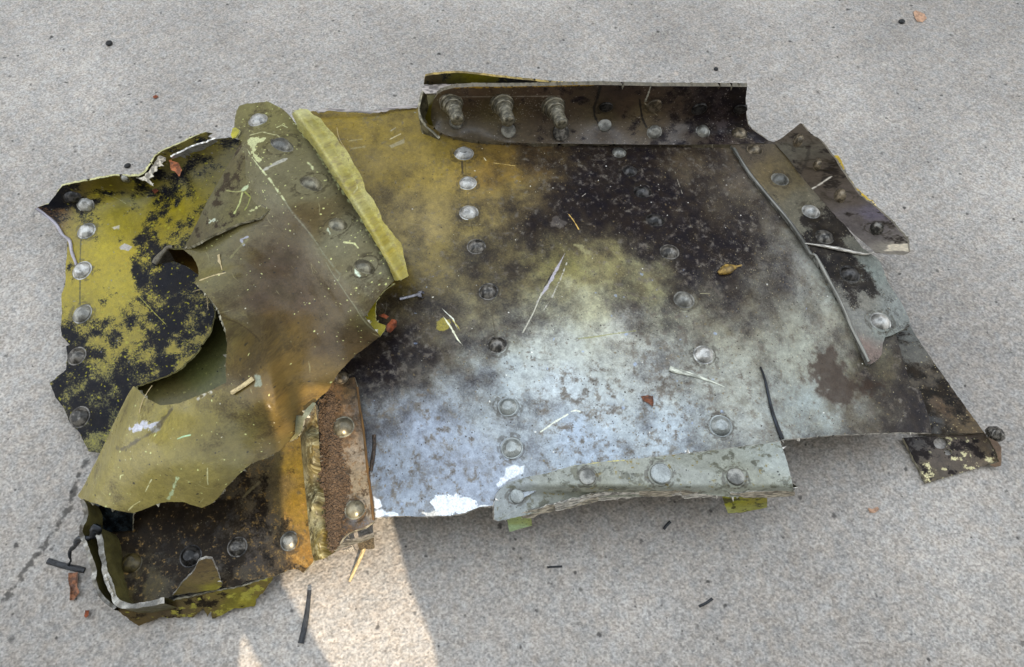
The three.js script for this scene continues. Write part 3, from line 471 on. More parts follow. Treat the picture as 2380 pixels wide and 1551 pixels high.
// --- right strap on the panel, its upturned flange, the dark strip and tab below
const strap = sheet('edge_strap', wreck, {
  rivets: [...[[1755, 348, 18, 'dome', M.brown], [1813, 417, 20, 'dome', M.aluDull], [1885, 492, 21, 'dome', M.alu], [1917, 551, 21, 'dome', M.aluSoot], [1975, 637, 23, 'dome', M.aluBlack], [2047, 748, 25, 'dome', M.alu]]],
  t: 2.0, jag: 0.8, edge: M.aluDull, dent: 0.8,
  out: [...zI(275, 290, 400, 282, 660, 278, 700, 300, 900, 560, 1100, 800, 1280, 990, 1440, 1200, 1560, 1280), ...zJ(690, 80, 740, 210, 830, 350, 880, 450, 880, 500, 850, 515, 760, 560, 720, 570, 705, 610, 700, 680, 670, 722, 625, 748, 608, 742, 560, 630, 500, 510, 430, 350, 340, 180, 230, 0), ...zI(1000, 1280, 900, 1120, 760, 930, 600, 740, 430, 530)],
  hp: [[1705, 337, 10.5], [1800, 332, 10.5], [1870, 420, 12], [1800, 470, 16], [1900, 570, 18.5], [1990, 560, 17], [1960, 700, 22], [2070, 640, 17], [2110, 760, 20], [2030, 850, 23.5], [2000, 800, 24], [2060, 800, 22]],
  mod: (u, v, h) => Math.max(h, panel.hf(u, v) + 2.2),
  paint: {
    mm: 0.24, rough: 0.4, grain: 0.12,
    base: [[1750, 350, '#463e34'], [1820, 420, '#564e3c'], [1860, 480, '#5f5b4e'], [1900, 520, '#67645a'], [1800, 400, '#5a4f38'], [1960, 600, '#5c5a52'], [2030, 640, '#707570'], [2000, 700, '#6a6860'], [2050, 760, '#747872'], [2080, 720, '#70736f'], [2020, 820, '#6c5f58'], [1905, 560, '#5c5a4e'], [1990, 740, '#6a6a65'], [1960, 650, '#504e48']],
    layers: [{ col: '#1c1a1a', col2: '#332e28', scale: 6, soft: 0.2, amp: 1.2, pts: [[1905, 535, 0.95], [1940, 545, 0.85], [1960, 570, 0.75], [1880, 520, 0.5], [1860, 480, 0.05], [1800, 420, 0.05], [1975, 630, 0.8], [1950, 610, 0.75], [2010, 670, 0.6], [2050, 640, 0.1], [2040, 720, 0.15], [2000, 760, 0.1], [1745, 340, 0.25], [2090, 740, 0.3], [2000, 585, 0.05], [2070, 690, 0.45]] }],
    spots: [{ col: '#b8ad90', cell: 1.4, r0: 0.1, r1: 0.35, a: 0.7, pts: [[1750, 350, 0.1], [1960, 620, 0.4], [2050, 700, 0.3], [1850, 450, 0.08]] }],
  },
});
tube('bead_edge', strap.mesh, [...zI(300, 320, 430, 525, 600, 735, 760, 925, 900, 1115, 1000, 1275), ...zJ(255, 30, 345, 180, 432, 350, 502, 510, 562, 630, 612, 735)].map(([u, v]) => [u, v, strap.hf(u, v) + 0.1]), 0.95, M.aluDull, 1, 0.12);
tube('torn_edge', strap.mesh, zI(930, 1160, 1100, 1185, 1250, 1215, 1400, 1245, 1480, 1255, 1540, 1240).map(([u, v]) => [u, v, strap.hf(u, v) + 1.2]), (f) => 0.35 + 0.7 * Math.sin(Math.PI * f), M.rimBright, 0.7);
const flangeR = sheet('upturned_flange', wreck, {
  rivets: [...[[1855, 327, 15, 'cone', M.brown], [1900, 383, 14, 'cone', M.brown], [1953, 455, 16, 'cone', M.brown], [2038, 531, 17, 'cone', M.aluSoot]]],
  t: 1.6, jag: 1.4, edge: M.rimDark, dent: 1,
  out: zI(655, 262, 700, 240, 890, 95, 905, 98, 960, 170, 1080, 260, 1140, 340, 1210, 430, 1270, 530, 1380, 690, 1420, 740, 1530, 820, 1600, 880, 1700, 970, 1800, 1080, 1838, 1140, 1850, 1240, 1800, 1268, 1560, 1248, 1510, 1200, 1400, 1110, 1250, 965, 1100, 800, 900, 570, 760, 380),
  hp: [[1800, 330, 11], [1865, 290, 27], [1870, 420, 14], [1940, 380, 36], [1920, 500, 18], [2020, 470, 38], [2000, 560, 19], [2060, 520, 34], [2110, 570, 34], [2040, 590, 20]],
  paint: {
    mm: 0.24, rough: 0.42, base: [[1840, 320, '#4f473e'], [1900, 400, '#50483f'], [1950, 460, '#544c45'], [1900, 460, '#4e473f'], [2000, 510, '#5e5854'], [2040, 540, '#65605e'], [2080, 570, '#8a857c'], [1850, 350, '#5a564c'], [2020, 500, '#6a6570']],
    layers: [{ col: '#2e2925', scale: 5, soft: 0.2, amp: 1.6, pts: [[1880, 370, 0.3], [1960, 440, 0.3], [2040, 540, 0.3], [2000, 500, 0.15]] }],
    patches: [{ pts: zI(1680, 1180, 1840, 1170, 1848, 1235, 1640, 1230), col: '#d8cdb8', amp: 1.2, sx: 0.3, scale: 2 }], strokes: [{ pts: zI(980, 685, 1060, 640, 1170, 565), col: '#c9c2b4', w: 0.3 }, { pts: zI(1200, 950, 1330, 1080, 1440, 1190), col: '#8f9488', w: 0.5, a: 0.7 }, { pts: zI(890, 540, 940, 450, 970, 300), col: '#2e2925', w: 0.7, a: 0.5 }],
  },
});
sheet('yellow_backing', flangeR.mesh, { t: 1, jag: 1.6, edge: M.rimYellow, out: zI(1190, 380, 1225, 380, 1260, 440, 1290, 530, 1380, 660, 1450, 720, 1560, 815, 1590, 850, 1500, 815, 1390, 730, 1270, 550), hp: [[1940, 380, 34], [2020, 470, 35], [2040, 480, 34], [1990, 450, 34]], paint: { base: [[1950, 370, '#a08a34'], [2000, 450, '#b89c3c'], [2030, 480, '#c9b890']], rough: 0.6 } });

const strip = sheet('lower_strip', wreck, {
  t: 1.6, jag: 0.9, edge: M.rimDark,
  out: zJ(640, 420, 880, 490, 960, 620, 1050, 750, 1170, 920, 1270, 1060, 1372, 1196, 1020, 1203, 960, 1203, 900, 1000, 700, 700), hp: [[2100, 750, 11], [2040, 850, 6], [2200, 900, 8], [2290, 1006, 8.5], [2160, 1008, 4.5]],
  paint: { rough: 0.45, grain: 0.14, base: [[2110, 770, '#5c5d58'], [2130, 830, '#55534c'], [2170, 880, '#41392c'], [2210, 950, '#463621'], [2250, 990, '#4a3d26'], [2150, 980, '#3a3937']], layers: [{ col: '#1d1a17', col2: '#2e2519', scale: 5, soft: 0.25, pts: [[2120, 800, 0.3], [2160, 900, 0.55], [2200, 980, 0.5], [2250, 980, 0.4]] }], spots: [{ col: '#b0a078', cell: 1.5, r0: 0.12, r1: 0.45, a: 0.8, pts: [[2200, 930, 0.35], [2120, 800, 0.15], [2270, 1000, 0.45]] }] },
});
const hole = (u, v, r, k = 0.86) => Array.from({ length: 18 }, (_, i) => [u + r * Math.cos(-i * Math.PI / 9) * (1 + 0.08 * hash(i, 3, 5)), v + r * k * Math.sin(-i * Math.PI / 9)]);
const tab = sheet('holed_tab', strip.mesh, {
  t: 1.4, jag: 0.9, edge: M.rim, step: 3, cell: 7,
  out: zJ(838, 1228, 1000, 1218, 1375, 1198, 1420, 1290, 1472, 1390, 1400, 1402, 1200, 1462, 990, 1525, 960, 1470, 900, 1350), holes: [hole(2187, 1030, 16), hole(2204, 1051, 9)],
  hp: [[2110, 1018, 2.6], [2290, 1006, 4.5], [2155, 1122, 1.8], [2320, 1078, 2.2], [2190, 1040, 1.8]],
  paint: { rough: 0.5, grain: 0.14, base: [[2130, 1030, '#37332f'], [2180, 1080, '#494139'], [2250, 1040, '#4b4137'], [2300, 1060, '#544a3c'], [2160, 1110, '#504838']], layers: [{ col: '#c0b88c', scale: 2.6, amp: 2, soft: 0.1, pts: [[2140, 1100, 0.2], [2155, 1118, 0.4], [2260, 1085, 0.45], [2240, 1090, 0.35], [2310, 1075, 0.4], [2230, 1050, 0.2], [2215, 1040, 0.3], [2150, 1050, 0.02], [2190, 1070, 0.02], [2280, 1040, 0.05]] }, { col: '#221d1b', scale: 5, pts: [[2140, 1040, 0.5], [2250, 1050, 0.3], [2200, 1090, 0.25]] }] },
});
tube('bolt_stub', wreck, zJ(1372, 1178, 1400, 1185, 1440, 1203, 1475, 1220, 1505, 1232).map(([u, v], i) => [u, v, 8 + i * 0.6]), (f) => 3.7 * Math.sqrt(Math.sin(Math.PI * clamp(f, 0.002, 0.998))), M.aluSoot, 0.9, 0.12);
sheet('bent_tail', wreck, { t: 1.2, edge: M.rimDark, cell: 8, out: zJ(1395, 1225, 1450, 1250, 1480, 1290, 1478, 1410, 1440, 1420, 1405, 1404, 1468, 1385, 1440, 1310), hp: [[2300, 1020, 12], [2328, 1040, 8], [2325, 1085, 3], [2300, 1080, 4]], paint: { base: [[2310, 1040, '#5a4c40'], [2320, 1080, '#6b5a4a']], rough: 0.5 } });

// --- bottom bracket with torn laminated edge
const bracket = sheet('riveted_doubler', wreck, {
  rivets: [...[[1201, 1154, 18, 'flat', M.grey], [1365, 1110, 21, 'flat', M.aluDull], [1535, 1102, 27, 'flat', M.grey], [1709, 1109, 22.5, 'flat', M.aluDull]]],
  t: 2.2, jag: 0.8, edge: M.rimBright, dent: 0.8,
  out: [...zK(135, 755, 135, 640, 150, 580, 185, 530, 240, 490, 370, 455, 500, 432, 600, 400, 700, 375, 900, 347, 1200, 322, 1500, 290, 1900, 240, 2150, 205, 2175, 270, 2205, 360, 2235, 480, 2250, 560, 2255, 590, 2090, 590, 1800, 600, 1640, 580, 1480, 560, 1300, 575, 1150, 595, 900, 600, 700, 640, 500, 690, 320, 735, 160, 768)],
  hp: [[1150, 1190, 35], [1180, 1120, 35.5], [1400, 1080, 37], [1600, 1055, 38], [1815, 1030, 36.5], [1845, 1145, 28], [1700, 1155, 29], [1500, 1155, 29], [1300, 1175, 30], [1250, 1180, 31]],
  mod: (u, v, h) => (v < 1140 ? Math.max(h, panel.hf(u, v) + 2.4) : h),
  paint: { mm: 0.22, rough: 0.36, grain: 0.08, spec: 1, scratch: { n: 120, col: '#b5b6aa', a: 0.4, len: 8 }, base: [[1170, 1150, '#868b8a'], [1300, 1110, '#878a82'], [1450, 1090, '#898b81'], [1600, 1090, '#8f928a'], [1800, 1060, '#969b95'], [1750, 1130, '#888a7e'], [1400, 1140, '#828376']], layers: [{ col: '#585a50', col2: '#6c6c5c', scale: 3.4, amp: 2, soft: 0.15, pts: [[1180, 1140, 0.28], [1250, 1120, 0.3], [1430, 1080, 0.38], [1350, 1085, 0.35], [1550, 1090, 0.15], [1700, 1060, 0.25], [1780, 1110, 0.25]] }, { col: '#796a34', scale: 2, amp: 2, pts: [[1392, 1110, 0.3], [1410, 1110, 0.05], [1372, 1132, 0.1], [1563, 1105, 0.22], [1585, 1100, 0], [1450, 1110, 0], [1500, 1068, 0.08], [1300, 1110, 0], [1700, 1080, 0], [1200, 1150, 0]] }], spots: [{ col: '#2b2a25', cell: 2.2, r0: 0.12, r1: 0.4, pts: [[1500, 1100, 0.2]] }], strokes: [{ pts: zK(700, 375, 900, 345, 1050, 338), col: '#c2b868', w: 0.4, broken: 0.5 }] },
});
{ // torn, splintered layers along its lower edge
  const line = zK(320, 720, 420, 690, 560, 655, 700, 620, 860, 580, 1000, 565, 1150, 555, 1300, 548, 1450, 552, 1600, 555, 1750, 545, 1900, 535, 2010, 515);
  for (let k = 0; k < 5; k++) {
    const a = Math.floor(k * 2.2), part = line.slice(a, a + 5); if (part.length < 3) continue;
    const up = part.map(([u, v], i) => [u, v - 4 + 4 * vn(i, k, 4)]), lo = part.map(([u, v], i) => [u + 3, v + 9 + 9 * vn(i * 1.3, k, 6)]).reverse();
    sheet('torn_layer', bracket.mesh, { t: 0.7, jag: 3.2, cell: 8, step: 3, edge: M.rimBright, out: [...up, ...lo], hp: [[part[0][0], part[0][1], 31.5 + k % 2], [part[4 % part.length][0], part[4 % part.length][1], 31 + (k + 1) % 2], [part[2][0], part[2][1] + 16, 28.3], [part[0][0], part[0][1] + 16, 28.6]], mat: k % 3 ? M.rimBright : M.tornA });
  }
  sheet('torn_layer', bracket.mesh, { t: 0.8, jag: 2, cell: 8, edge: M.rimBright, out: zK(1800, 575, 2000, 560, 2150, 555, 2258, 562, 2255, 588, 2100, 600, 1900, 603), hp: [[1700, 1150, 30.5], [1845, 1145, 29.5], [1760, 1158, 28]], mat: M.tornA });
  sheet('green_tab', wreck, { t: 1.2, jag: 0.8, cell: 8, out: zK(1730, 560, 2060, 585, 2062, 670, 1900, 705, 1785, 712, 1765, 660), hp: [[1680, 1150, 26], [1780, 1155, 26], [1690, 1192, 12], [1785, 1178, 13]], paint: { base: [[1700, 1165, '#8a8a2c'], [1760, 1165, '#8a8430'], [1700, 1185, '#a3a56e'], [1775, 1180, '#8f8f50']], rough: 0.5, layers: [{ col: '#4c4a20', scale: 3, pts: [[1690, 1170, 0.4], [1740, 1170, 0.25]] }] } });
  sheet('green_tab', wreck, { t: 1.2, jag: 0.8, cell: 8, out: zK(225, 740, 330, 715, 395, 715, 402, 800, 330, 820, 245, 842, 232, 790), hp: [[1185, 1200, 26], [1235, 1195, 26], [1190, 1232, 12], [1236, 1222, 13]], paint: { base: [[1190, 1210, '#93a070'], [1230, 1210, '#9aa268'], [1200, 1230, '#a9bd98']], rough: 0.5, spots: [{ col: '#2e3018', cell: 1.4, r0: 0.1, r1: 0.5, pts: [[1200, 1210, 0.4]] }] } });
}

// --- top angle bracket with bolts
const angle = sheet('angle_bracket', wreck, {
  rivets: [...[[1060, 284, 17, 'flat', M.aluDull], [1182, 304, 18, 'flat', M.aluDull], [1303, 308, 21, 'flat', M.aluSoot], [1405, 291, 17, 'flat', M.aluDull], [1521, 307, 17, 'cone', M.aluDull], [1634, 306, 17, 'cone', M.aluDull], [1718, 309, 20, 'cone', M.brown]], ...[[1408, 247, 17, 'flat', M.aluBlack], [1521, 244, 19, 'flat', M.brown], [1625, 251, 19, 'flat', M.aluBlack], [1721, 252, 17, 'flat', M.aluBlack]]],
  t: 2.4, jag: 0.5, edge: M.rimDark2,
  out: [...zG(450, 372, 400, 440, 372, 560, 366, 660, 390, 740, 430, 800, 520, 855, 650, 888, 900, 922, 1250, 950, 1700, 965, 2380, 970), ...zH(800, 978, 1850, 975, 2250, 962, 2300, 930, 2200, 860, 2100, 790, 2060, 740, 2040, 640, 2030, 450, 2050, 292, 1600, 284, 1000, 282, 300, 268), ...zG(2100, 268, 1750, 277, 1300, 287, 900, 287, 640, 302, 520, 332)],
  hp: [[985, 270, 23], [1000, 300, 22.5], [1100, 330, 21], [1400, 336, 14], [1600, 336, 11.5], [1780, 333, 10.5], [1100, 290, 24.5], [1400, 284, 18.5], [1600, 283, 16], [1730, 283, 14.5], [1100, 268, 30], [1400, 262, 25], [1600, 262, 23], [1730, 262, 21], [1050, 205, 54], [1100, 202, 55], [1400, 199, 50], [1600, 201, 47], [1735, 202, 45], [1010, 222, 46]],
  mod: (u, v, h) => (v > 285 ? Math.max(h, panel.hf(u, v) + 2.8) : h), cell: 9,
  bumps: [[1300, 240, 20, 1.5, 40]],
  paint: { mm: 0.24, rough: 0.38, grain: 0.1, spec: 1, scratch: { n: 140, col: '#857a68', a: 0.4, len: 8, dir: 0.1 }, base: [[1000, 280, '#4a4334'], [1100, 315, '#4f473a'], [1250, 240, '#3e3428'], [1100, 215, '#4a3c31'], [1250, 210, '#46392f'], [1400, 310, '#4b4238'], [1400, 270, '#4d4534'], [1460, 240, '#45392e'], [1500, 270, '#564c3a'], [1450, 215, '#3a2f29'], [1550, 230, '#463b31'], [1600, 310, '#473f36'], [1650, 230, '#332a28'], [1700, 220, '#241d22'], [1700, 280, '#3a3234'], [1740, 320, '#4a4036'], [1150, 265, '#4d4530']], layers: [{ col: '#1b171c', col2: '#2a221e', scale: 6, soft: 0.25, pts: [[1700, 225, 0.8], [1650, 240, 0.55], [1600, 220, 0.4], [1500, 220, 0.2], [1100, 300, 0.12], [1200, 240, 0.25], [1400, 300, 0.15], [1730, 270, 0.6], [1300, 225, 0.3], [1050, 225, 0.2]] }], spots: [{ col: '#9a9080', cell: 2.6, r0: 0.1, r1: 0.4, a: 0.7, pts: [[1100, 300, 0.12], [1650, 240, 0.3], [1400, 300, 0.15]] }, { col: '#a39c94', cell: 1.2, r0: 0.12, r1: 0.45, a: 0.8, pts: [[1112, 250, 0.8], [1125, 245, 0.5], [1238, 250, 0.8], [1250, 240, 0.6], [1230, 262, 0.4], [1180, 250, 0.02], [1300, 250, 0.02], [1050, 250, 0.02], [1112, 290, 0], [1238, 290, 0], [1400, 250, 0], [1112, 215, 0], [1250, 210, 0.1]] }], strokes: [{ pts: zG(520, 412, 1300, 405, 1900, 400), col: '#7d7468', w: 0.4 }, { pts: zG(620, 296, 1000, 292, 1600, 280, 2300, 268), col: '#a5822c', w: 0.9, broken: 0.35 }, { pts: zH(300, 290, 265, 430, 225, 540, 235, 640, 275, 720), col: '#1a1512', w: 0.8 }, { pts: zH(900, 290, 870, 380, 840, 460), col: '#a8a698', w: 0.6 }, { pts: zH(770, 440, 785, 560, 800, 660, 850, 770), col: '#1c1814', w: 0.7 }, { pts: zH(830, 480, 900, 560, 980, 630), col: '#9a9078', w: 0.4 }] },
});
{ // three bolts standing out of the upright flange: nut collar, washer, threaded shank with a broken tip
  const lat = (p, n = 24) => new THREE.LatheGeometry(p.map(([x, y]) => new THREE.Vector2(x / 1000, y / 1000)), n);
  const shank = [[3.3, 0]]; for (let i = 0; i < 9; i++) { shank.push([3.35, i * 0.85 + 0.1], [2.85, i * 0.85 + 0.5]); } shank.push([2.7, 8.0], [1.6, 8.4], [0, 8.1]);
  const gs = lat(shank), gc = lat([[5.7, -1.5], [5.7, 1.7], [5.5, 2.1], [5.1, 2.3], [4.7, 2.35], [4.7, 2.5], [4.75, 4.7], [4.5, 5.2], [4.0, 5.3], [3.7, 5.35], [3.7, 5.5], [3.7, 7.6], [3.4, 8.1], [3.0, 8.2], [0, 8.2]]), gw = new THREE.CylinderGeometry(0.0063, 0.0063, 0.0016, 6);
  for (const [u, v, tx, tz, rot] of [[1048, 236, 0.26, 0, 0.2], [1166, 238, 0.22, 0, 0.7], [1285, 245, 0.24, 0, 1.1]]) {
    const b = put(new THREE.Group(), 'bolt', wreck); const p = angle.at(u, v); b.position.copy(p);
    b.quaternion.setFromUnitVectors(new THREE.Vector3(0, 1, 0), new THREE.Vector3(tx, 0.16, 0.95).normalize()); b.rotateY(rot); b.scale.setScalar(1.15);
    put(new THREE.Mesh(gw, M.brown), 'nut', b).position.y = 0.0008;
    put(new THREE.Mesh(gc, M.boltGrey), 'collar', b);
    const s = put(new THREE.Mesh(gs, M.boltGrey), 'threaded_shank', b); s.position.y = 0.0081;
  }
}
const rear = sheet('rear_sheet', wreck, {
  t: 1.2, jag: 0.8, edge: M.rimYellow, cell: 9,
  out: zG(282, 262, 290, 200, 300, 165, 400, 142, 550, 128, 700, 122, 900, 140, 1300, 187, 1700, 232, 2120, 262, 1700, 290, 1300, 310, 900, 310, 640, 320, 460, 300), hp: [[985, 195, 46], [990, 177, 55], [1100, 170, 57], [1200, 184, 54], [1330, 197, 50], [1100, 203, 44], [1250, 203, 44]],
  paint: { rough: 0.5, base: [[1000, 185, '#453d28'], [1060, 182, '#5c5a24'], [1100, 185, '#77741c'], [1160, 190, '#6c6818'], [1220, 195, '#3a3a30'], [1280, 197, '#4a4426']], layers: [{ col: '#25262a', scale: 6, pts: [[1210, 192, 0.6], [1260, 197, 0.5], [1100, 185, 0.1], [1010, 185, 0.3]] }] },
});
wall('end_wall', wreck, S3(zG(300, 300, 258, 380, 235, 470, 225, 560, 245, 660, 300, 740, 370, 810, 470, 905), [44, 21]), 22, 1.3, M.olive, M.rim, 3);
sheet('crushed_edge', wreck, { t: 2.2, jag: 1.6, cell: 7, edge: M.rimBright, out: zG(266, 292, 300, 262, 500, 250, 700, 266, 660, 290, 540, 325, 470, 395, 440, 368, 300, 372, 268, 330), hp: [[985, 200, 46], [1060, 198, 52], [1020, 216, 47], [990, 215, 45]], mat: M.crushed });
sheet('inner_web', wreck, { t: 1, cell: 9, out: zG(290, 350, 460, 370, 400, 480, 380, 640, 400, 760, 340, 740, 262, 600, 255, 450), hp: [[990, 215, 34], [1010, 225, 36], [985, 270, 24], [1005, 290, 22]], paint: { base: [[990, 230, '#4a4522'], [1000, 270, '#5c5420']], rough: 0.5 } });

// --- left panel with upturned edge
const left = sheet('yellow_panel', wreck, {
  rivets: [...[[198, 476, 18, 'cone', M.alu], [201, 537, 21, 'cone', M.alu], [191, 629, 23, 'cone', M.alu], [191, 730, 24, 'cone', M.aluDull], [178, 828, 23, 'dome', M.aluSoot], [185, 970, 25, 'cone', M.aluSoot], [168, 459, 19, 'dome', M.aluBlack], [290, 416, 10, 'dome', M.aluDull]]],
  t: 1.4, jag: 1.3, dent: 1.5, edge: M.rimPale,
  out: [...zA(75, 935, 180, 905, 290, 762, 420, 737, 580, 702, 680, 684, 790, 688, 880, 690, 930, 660, 970, 600, 1010, 530, 1060, 492, 1180, 442, 1290, 392, 1400, 345, 1455, 355, 1420, 380, 1480, 400, 1590, 385, 1700, 420, 1800, 500, 1700, 800, 1500, 1100), ...zA(1240, 1250, 1180, 1245, 1100, 1238, 1050, 1300, 1000, 1365, 1050, 1372, 1150, 1350, 1250, 1385, 1345, 1455), ...zC(1400, 225, 1455, 300, 1468, 400, 1432, 540, 1335, 690, 1210, 815, 1120, 870, 1000, 915, 860, 960, 800, 1150, 700, 1350, 600, 1480, 490, 1468, 420, 1320, 345, 1245, 325, 1190, 300, 1130, 230, 1040, 190, 935, 315, 832, 325, 740, 318, 650, 345, 640, 285, 570, 275, 510, 285, 400, 280, 250, 310, 160, 320, 0), ...zA(310, 1450, 322, 1300, 325, 1190, 250, 1070, 140, 990)],
  hp: [[82, 484, 17], [145, 432, 29], [232, 414, 29], [322, 411, 28], [361, 362, 33], [445, 320, 34], [150, 484, 15.5], [268, 455, 15], [358, 433, 16], [478, 382, 20], [540, 330, 24], [200, 540, 13], [300, 540, 15], [430, 520, 20], [200, 740, 11], [350, 700, 17], [480, 700, 22], [200, 960, 8], [300, 900, 13], [210, 1045, 6], [400, 830, 18], [120, 880, 6]],
  paint: {
    mm: 0.22, rough: 0.36, warp: 4, grain: 0.08, spec: 0.7, sat: 1.2,
    scratch: { n: 90, col: '#a8a468', a: 0.4, len: 10 },
    base: [[100, 485, '#5a3f2a'], [150, 450, '#3a3018'], [250, 420, '#4c441c'], [360, 400, '#4e4a30'], [300, 470, '#5e5a22'], [230, 480, '#7f752a'], [230, 530, '#84792e'], [300, 500, '#776d28'], [250, 580, '#8d811d'], [300, 600, '#8a7c16'], [200, 640, '#877a1e'], [260, 660, '#8f831f'], [180, 700, '#807524'], [400, 450, '#7b6f1e'], [480, 380, '#5a5224'], [420, 400, '#5a5430'], [350, 520, '#756a1c'], [300, 780, '#7b701e'], [400, 800, '#776c24'], [250, 950, '#605c22'], [200, 1030, '#6a6630']],
    layers: [{ col: '#0d0f16', col2: '#191718', scale: 6.5, soft: 0.2, oct: 6, amp: 1.45, fine: 0.35, rough: 0.42, pts: [[330, 500, 0.2], [345, 540, 0.5], [355, 580, 0.62], [300, 480, 0.02], [250, 540, 0], [400, 480, 0.42], [450, 430, 0.3], [500, 400, 0.3], [430, 500, 0.35], [330, 640, 0.72], [400, 660, 0.88], [290, 640, 0.12], [430, 700, 0.72], [350, 730, 0.5], [270, 720, 0.35], [250, 650, 0.02], [200, 680, 0.05], [180, 770, 0.55], [230, 790, 0.45], [300, 780, 0.42], [400, 760, 0.72], [250, 850, 0.6], [180, 880, 0.68], [200, 950, 0.66], [300, 900, 0.72], [350, 860, 0.6], [230, 1000, 0.62], [200, 1030, 0.55], [420, 800, 0.42], [460, 740, 0.55], [350, 440, 0.5], [400, 415, 0.5], [280, 470, 0.1], [200, 460, 0.4], [150, 460, 0.7]] }],
    spots: [{ col: '#8a8420', cell: 2.4, r0: 0.2, r1: 0.9, a: 0.9, pts: [[360, 580, 0.35], [400, 660, 0.45], [430, 720, 0.4], [250, 850, 0.4], [300, 900, 0.4], [200, 950, 0.35], [250, 580, 0], [400, 760, 0.4], [400, 500, 0.2]] }, { col: '#77777a', cell: 3, r0: 0.2, r1: 0.6, a: 0.8, pts: [[260, 520, 0.18], [300, 480, 0.12], [300, 700, 0.05], [200, 900, 0.05]] }],
    patches: [{ pts: zA(725, 1240, 770, 1205, 830, 1235, 800, 1270, 740, 1260), col: '#9b958c', amp: 0.5 }, { pts: zA(670, 1085, 730, 1070, 735, 1095, 690, 1105), col: '#a39c88', amp: 0.4 }],
    strokes: [{ pts: [...zA(470, 930, 430, 1200, 425, 1540), ...zC(425, 330)], col: '#3c3a14', w: 0.55, a: 0.75 }, { pts: zC(890, 270, 1000, 390, 1090, 480), col: '#8a8640', w: 0.3 }, { pts: zA(780, 900, 620, 830), col: '#8f8b58', w: 0.25 }],
  },
});
tube('torn_edge', left.mesh, S3(zA(85, 938, 150, 985, 240, 1060, 290, 1140, 345, 1190, 360, 1270, 385, 1340, 400, 1380), 0).map(([u, v]) => [u, v, left.hf(u, v) + 0.5]), 0.9, M.rimLilac, 0.8);
sheet('torn_strip', left.mesh, { t: 0.9, jag: 2.4, cell: 7, step: 3, edge: M.rimBright, out: zA(1130, 540, 1300, 458, 1480, 398, 1492, 420, 1440, 452, 1330, 500, 1270, 515, 1285, 532, 1240, 525, 1248, 552, 1200, 535, 1140, 552), hp: [[400, 365, 33], [500, 322, 32], [430, 362, 29], [500, 330, 29]], mat: M.silver });
sheet('torn_strip', left.mesh, { t: 0.9, jag: 2.8, cell: 7, step: 3, edge: M.rim, out: zA(860, 700, 930, 690, 1000, 590, 1040, 530, 1095, 545, 1090, 570, 1060, 590, 1080, 610, 1030, 610, 1020, 650, 985, 670, 1000, 690, 950, 705, 995, 765, 940, 725, 900, 715), hp: [[330, 410, 29], [365, 365, 32], [385, 370, 29], [360, 420, 27]], mat: M.tornA });
tube('curled_lip', left.mesh, S3(zA(1005, 1368, 1035, 1320, 1070, 1280, 1105, 1242, 1150, 1236), 0).map(([u, v], i) => [u, v, left.hf(u, v) + 1.5 + i * 0.4]), (f) => 1.9 - 0.9 * f, M.rimDark, 0.8);

// --- olive web under the round cut-out
sheet('lower_web', wreck, { t: 1.2, cell: 14, out: zp(380, 560, 600, 560, 640, 900, 520, 990, 380, 990, 300, 960, 320, 880, 430, 820, 460, 700), hp: [[450, 600, 4], [560, 650, 6], [520, 800, 8], [400, 900, 5], [330, 950, 4], [560, 950, 8]], paint: { rough: 0.35, grain: 0.08, base: [[500, 760, '#4b4c30'], [450, 860, '#5c5e3c'], [400, 920, '#5a5434'], [520, 720, '#41422c'], [430, 600, '#5a4720']], spots: [{ col: '#8f8a50', cell: 4, r0: 0.3, r1: 0.8, a: 0.7, pts: [[450, 900, 0.3]] }, { col: '#1a1a12', cell: 4, r0: 0.2, r1: 0.5, pts: [[450, 850, 0.3]] }] } });

